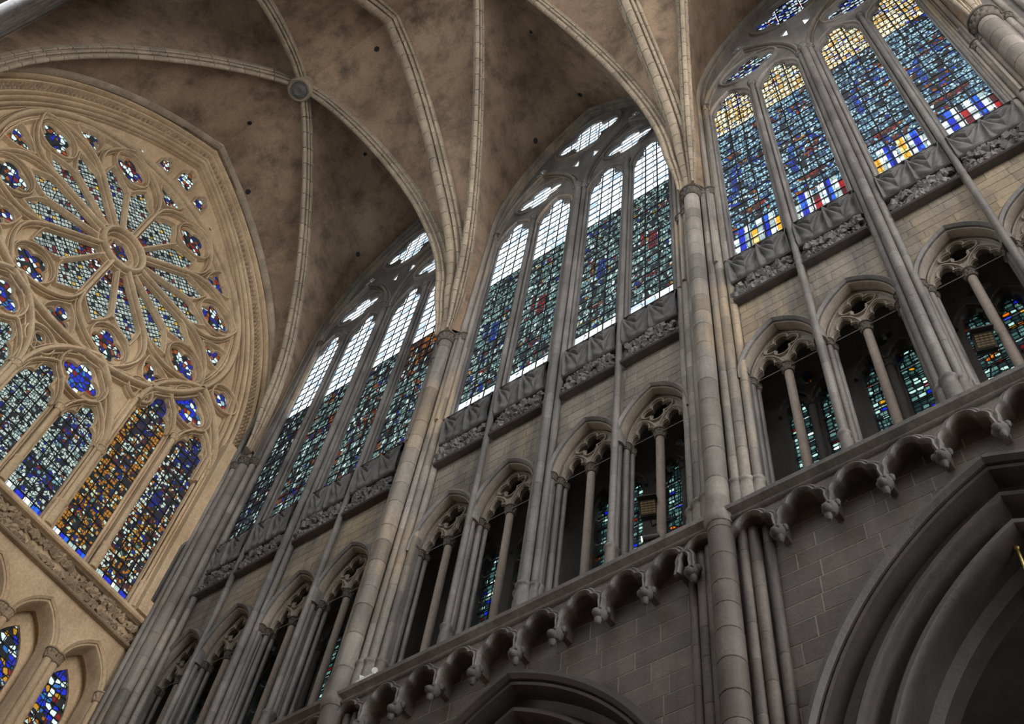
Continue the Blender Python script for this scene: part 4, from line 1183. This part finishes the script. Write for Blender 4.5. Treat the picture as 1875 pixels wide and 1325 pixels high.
# ------------------------------------------------------------------ lamps and wires
def floodlight(label, loc, rz, tilt):
    t = thing('floodlight', label, 'lamp', loc, rz, 'floodlights in the gallery')
    part('casing', join(box(-.16, .16, -.02, .14, -.16, .18), box(-.18, .18, -.16, .14, .18, .20)), 'black', t, smooth=False)
    part('lens', box(-.13, .13, -.035, -.02, -.12, .15), 'lampglass', t, smooth=False)
    part('grille', join(*[box(-.13, .13, -.05, -.04, -.12 + k * .05, -.112 + k * .05) for k in range(6)], *[box(x, x + .008, -.05, -.04, -.12, .15) for x in (-.07, 0, .07)]), 'black', t, smooth=False)
    part('bracket', join(tube([(.0, .08, -.15), (.02, .12, -.30), (.36, .25, -.10)], .018), tube([(-.17, .05, 0), (-.19, .05, -.2), (.19, .05, -.2), (.17, .05, 0)], .012)), 'black', t)
    t.rotation_euler = (tilt, 0, rz)
    return t
floodlight('black floodlight in the last gallery arch of the middle bay', (14.62, .28, 18.95), .35, .45)
floodlight('black floodlight in the gallery arch at the right edge', (20.95, .25, 18.95), .3, .45)
t = thing('spotlight', 'small lit spotlight on the gallery ledge of the middle bay', 'lamp', (14.85, -.2, 17.38))
part('barrel', tube([(.22, .1, .05), (.05, .0, .0), (-.02, -.03, -.01)], .06, 12), 'black', t)
part('lens', lathe([(.045, 0), (.05, .008), (.03, .015)], 14), 'lit', t, (-.03, -.035, -.012)).rotation_euler = (0, -1.75, .45)
part('bracket', join(tube([(.1, .05, 0), (.1, .05, -.36)], .015), box(.04, .16, -.01, .12, -.37, -.35)), 'black', t)
t = thing('emergency_light', 'white twin-head emergency light on the cornice ledge', 'lamp', (8.98, -.22, 17.02))
part('box_body', box(-.22, .22, -.08, .1, 0, .13), 'whitebox', t, smooth=False)
for s in (-1, 1):
    hd = part('lamp_head', lathe([(.03, -.05), (.05, -.04), (.055, .03), (.06, .05)], 14), 'whitebox', t, (s * .17, -.03, .21)); hd.rotation_euler = (1.9, 0, s * .5)
    part('neck', tube([(s * .17, 0, .12), (s * .17, -.01, .19)], .015), 'whitebox', t)
t = thing('hanging_rod', 'thin brass rod hanging in the great arch at the right edge', 'rod', (20.12, .5, 9.0))
part('rod', tube([(0, 0, 0), (0, 0, 5.5)], .024, 8), 'brass', t); part('finial', lathe([(.01, 5.42), (.045, 5.47), (.035, 5.53), (.008, 5.6)], 10), 'brass', t)

# dark discs on the vault plaster, painted as the shade inside small holes
HOLES = [((7.26, -6.53, 44.32), (-.08, .58, .81), .10, 'near the top of the arch by the middle bay'), ((2.1, -.83, 42.98), (-.85, -.23, .48), .10, 'over the first window'),
         ((4.17, -3.56, 44.8), (-.64, -.17, .75), .07, 'midway above the first window'), ((10.36, -.67, 43.48), (-.81, -.2, .56), .11, 'beside the middle window arch'),
         ((.6, -5.27, 42.1), (-.36, .59, .73), .11, 'right of the rose arch'), ((1.73, -7.13, 43.6), (-.19, -.44, .88), .09, 'on the ridge before the rose arch'),
         ((12.22, -3.83, 44.78), (-.63, -.17, .76), .07, 'high in the middle bay'), ((12.31, -.79, 45.33), (.59, -.14, .8), .09, 'at the point of the middle window arch')]
for p, n, r, lb in HOLES:
    n = Vector(n).normalized()
    t = thing('vault_hole', 'small dark hole in the vault ' + lb, 'hole', p, 0, 'holes in the vault plaster')
    t.rotation_euler = n.to_track_quat('Z', 'Y').to_euler()
    part('rim', lathe([(r, .05), (r * 1.05, -.02), (r * .9, -.03), (r * .85, .0)], 14), 'recess', t)
    part('shade_disc', lathe([(r * .9, .03), (r * .88, -.025)], 14), 'iron', t)
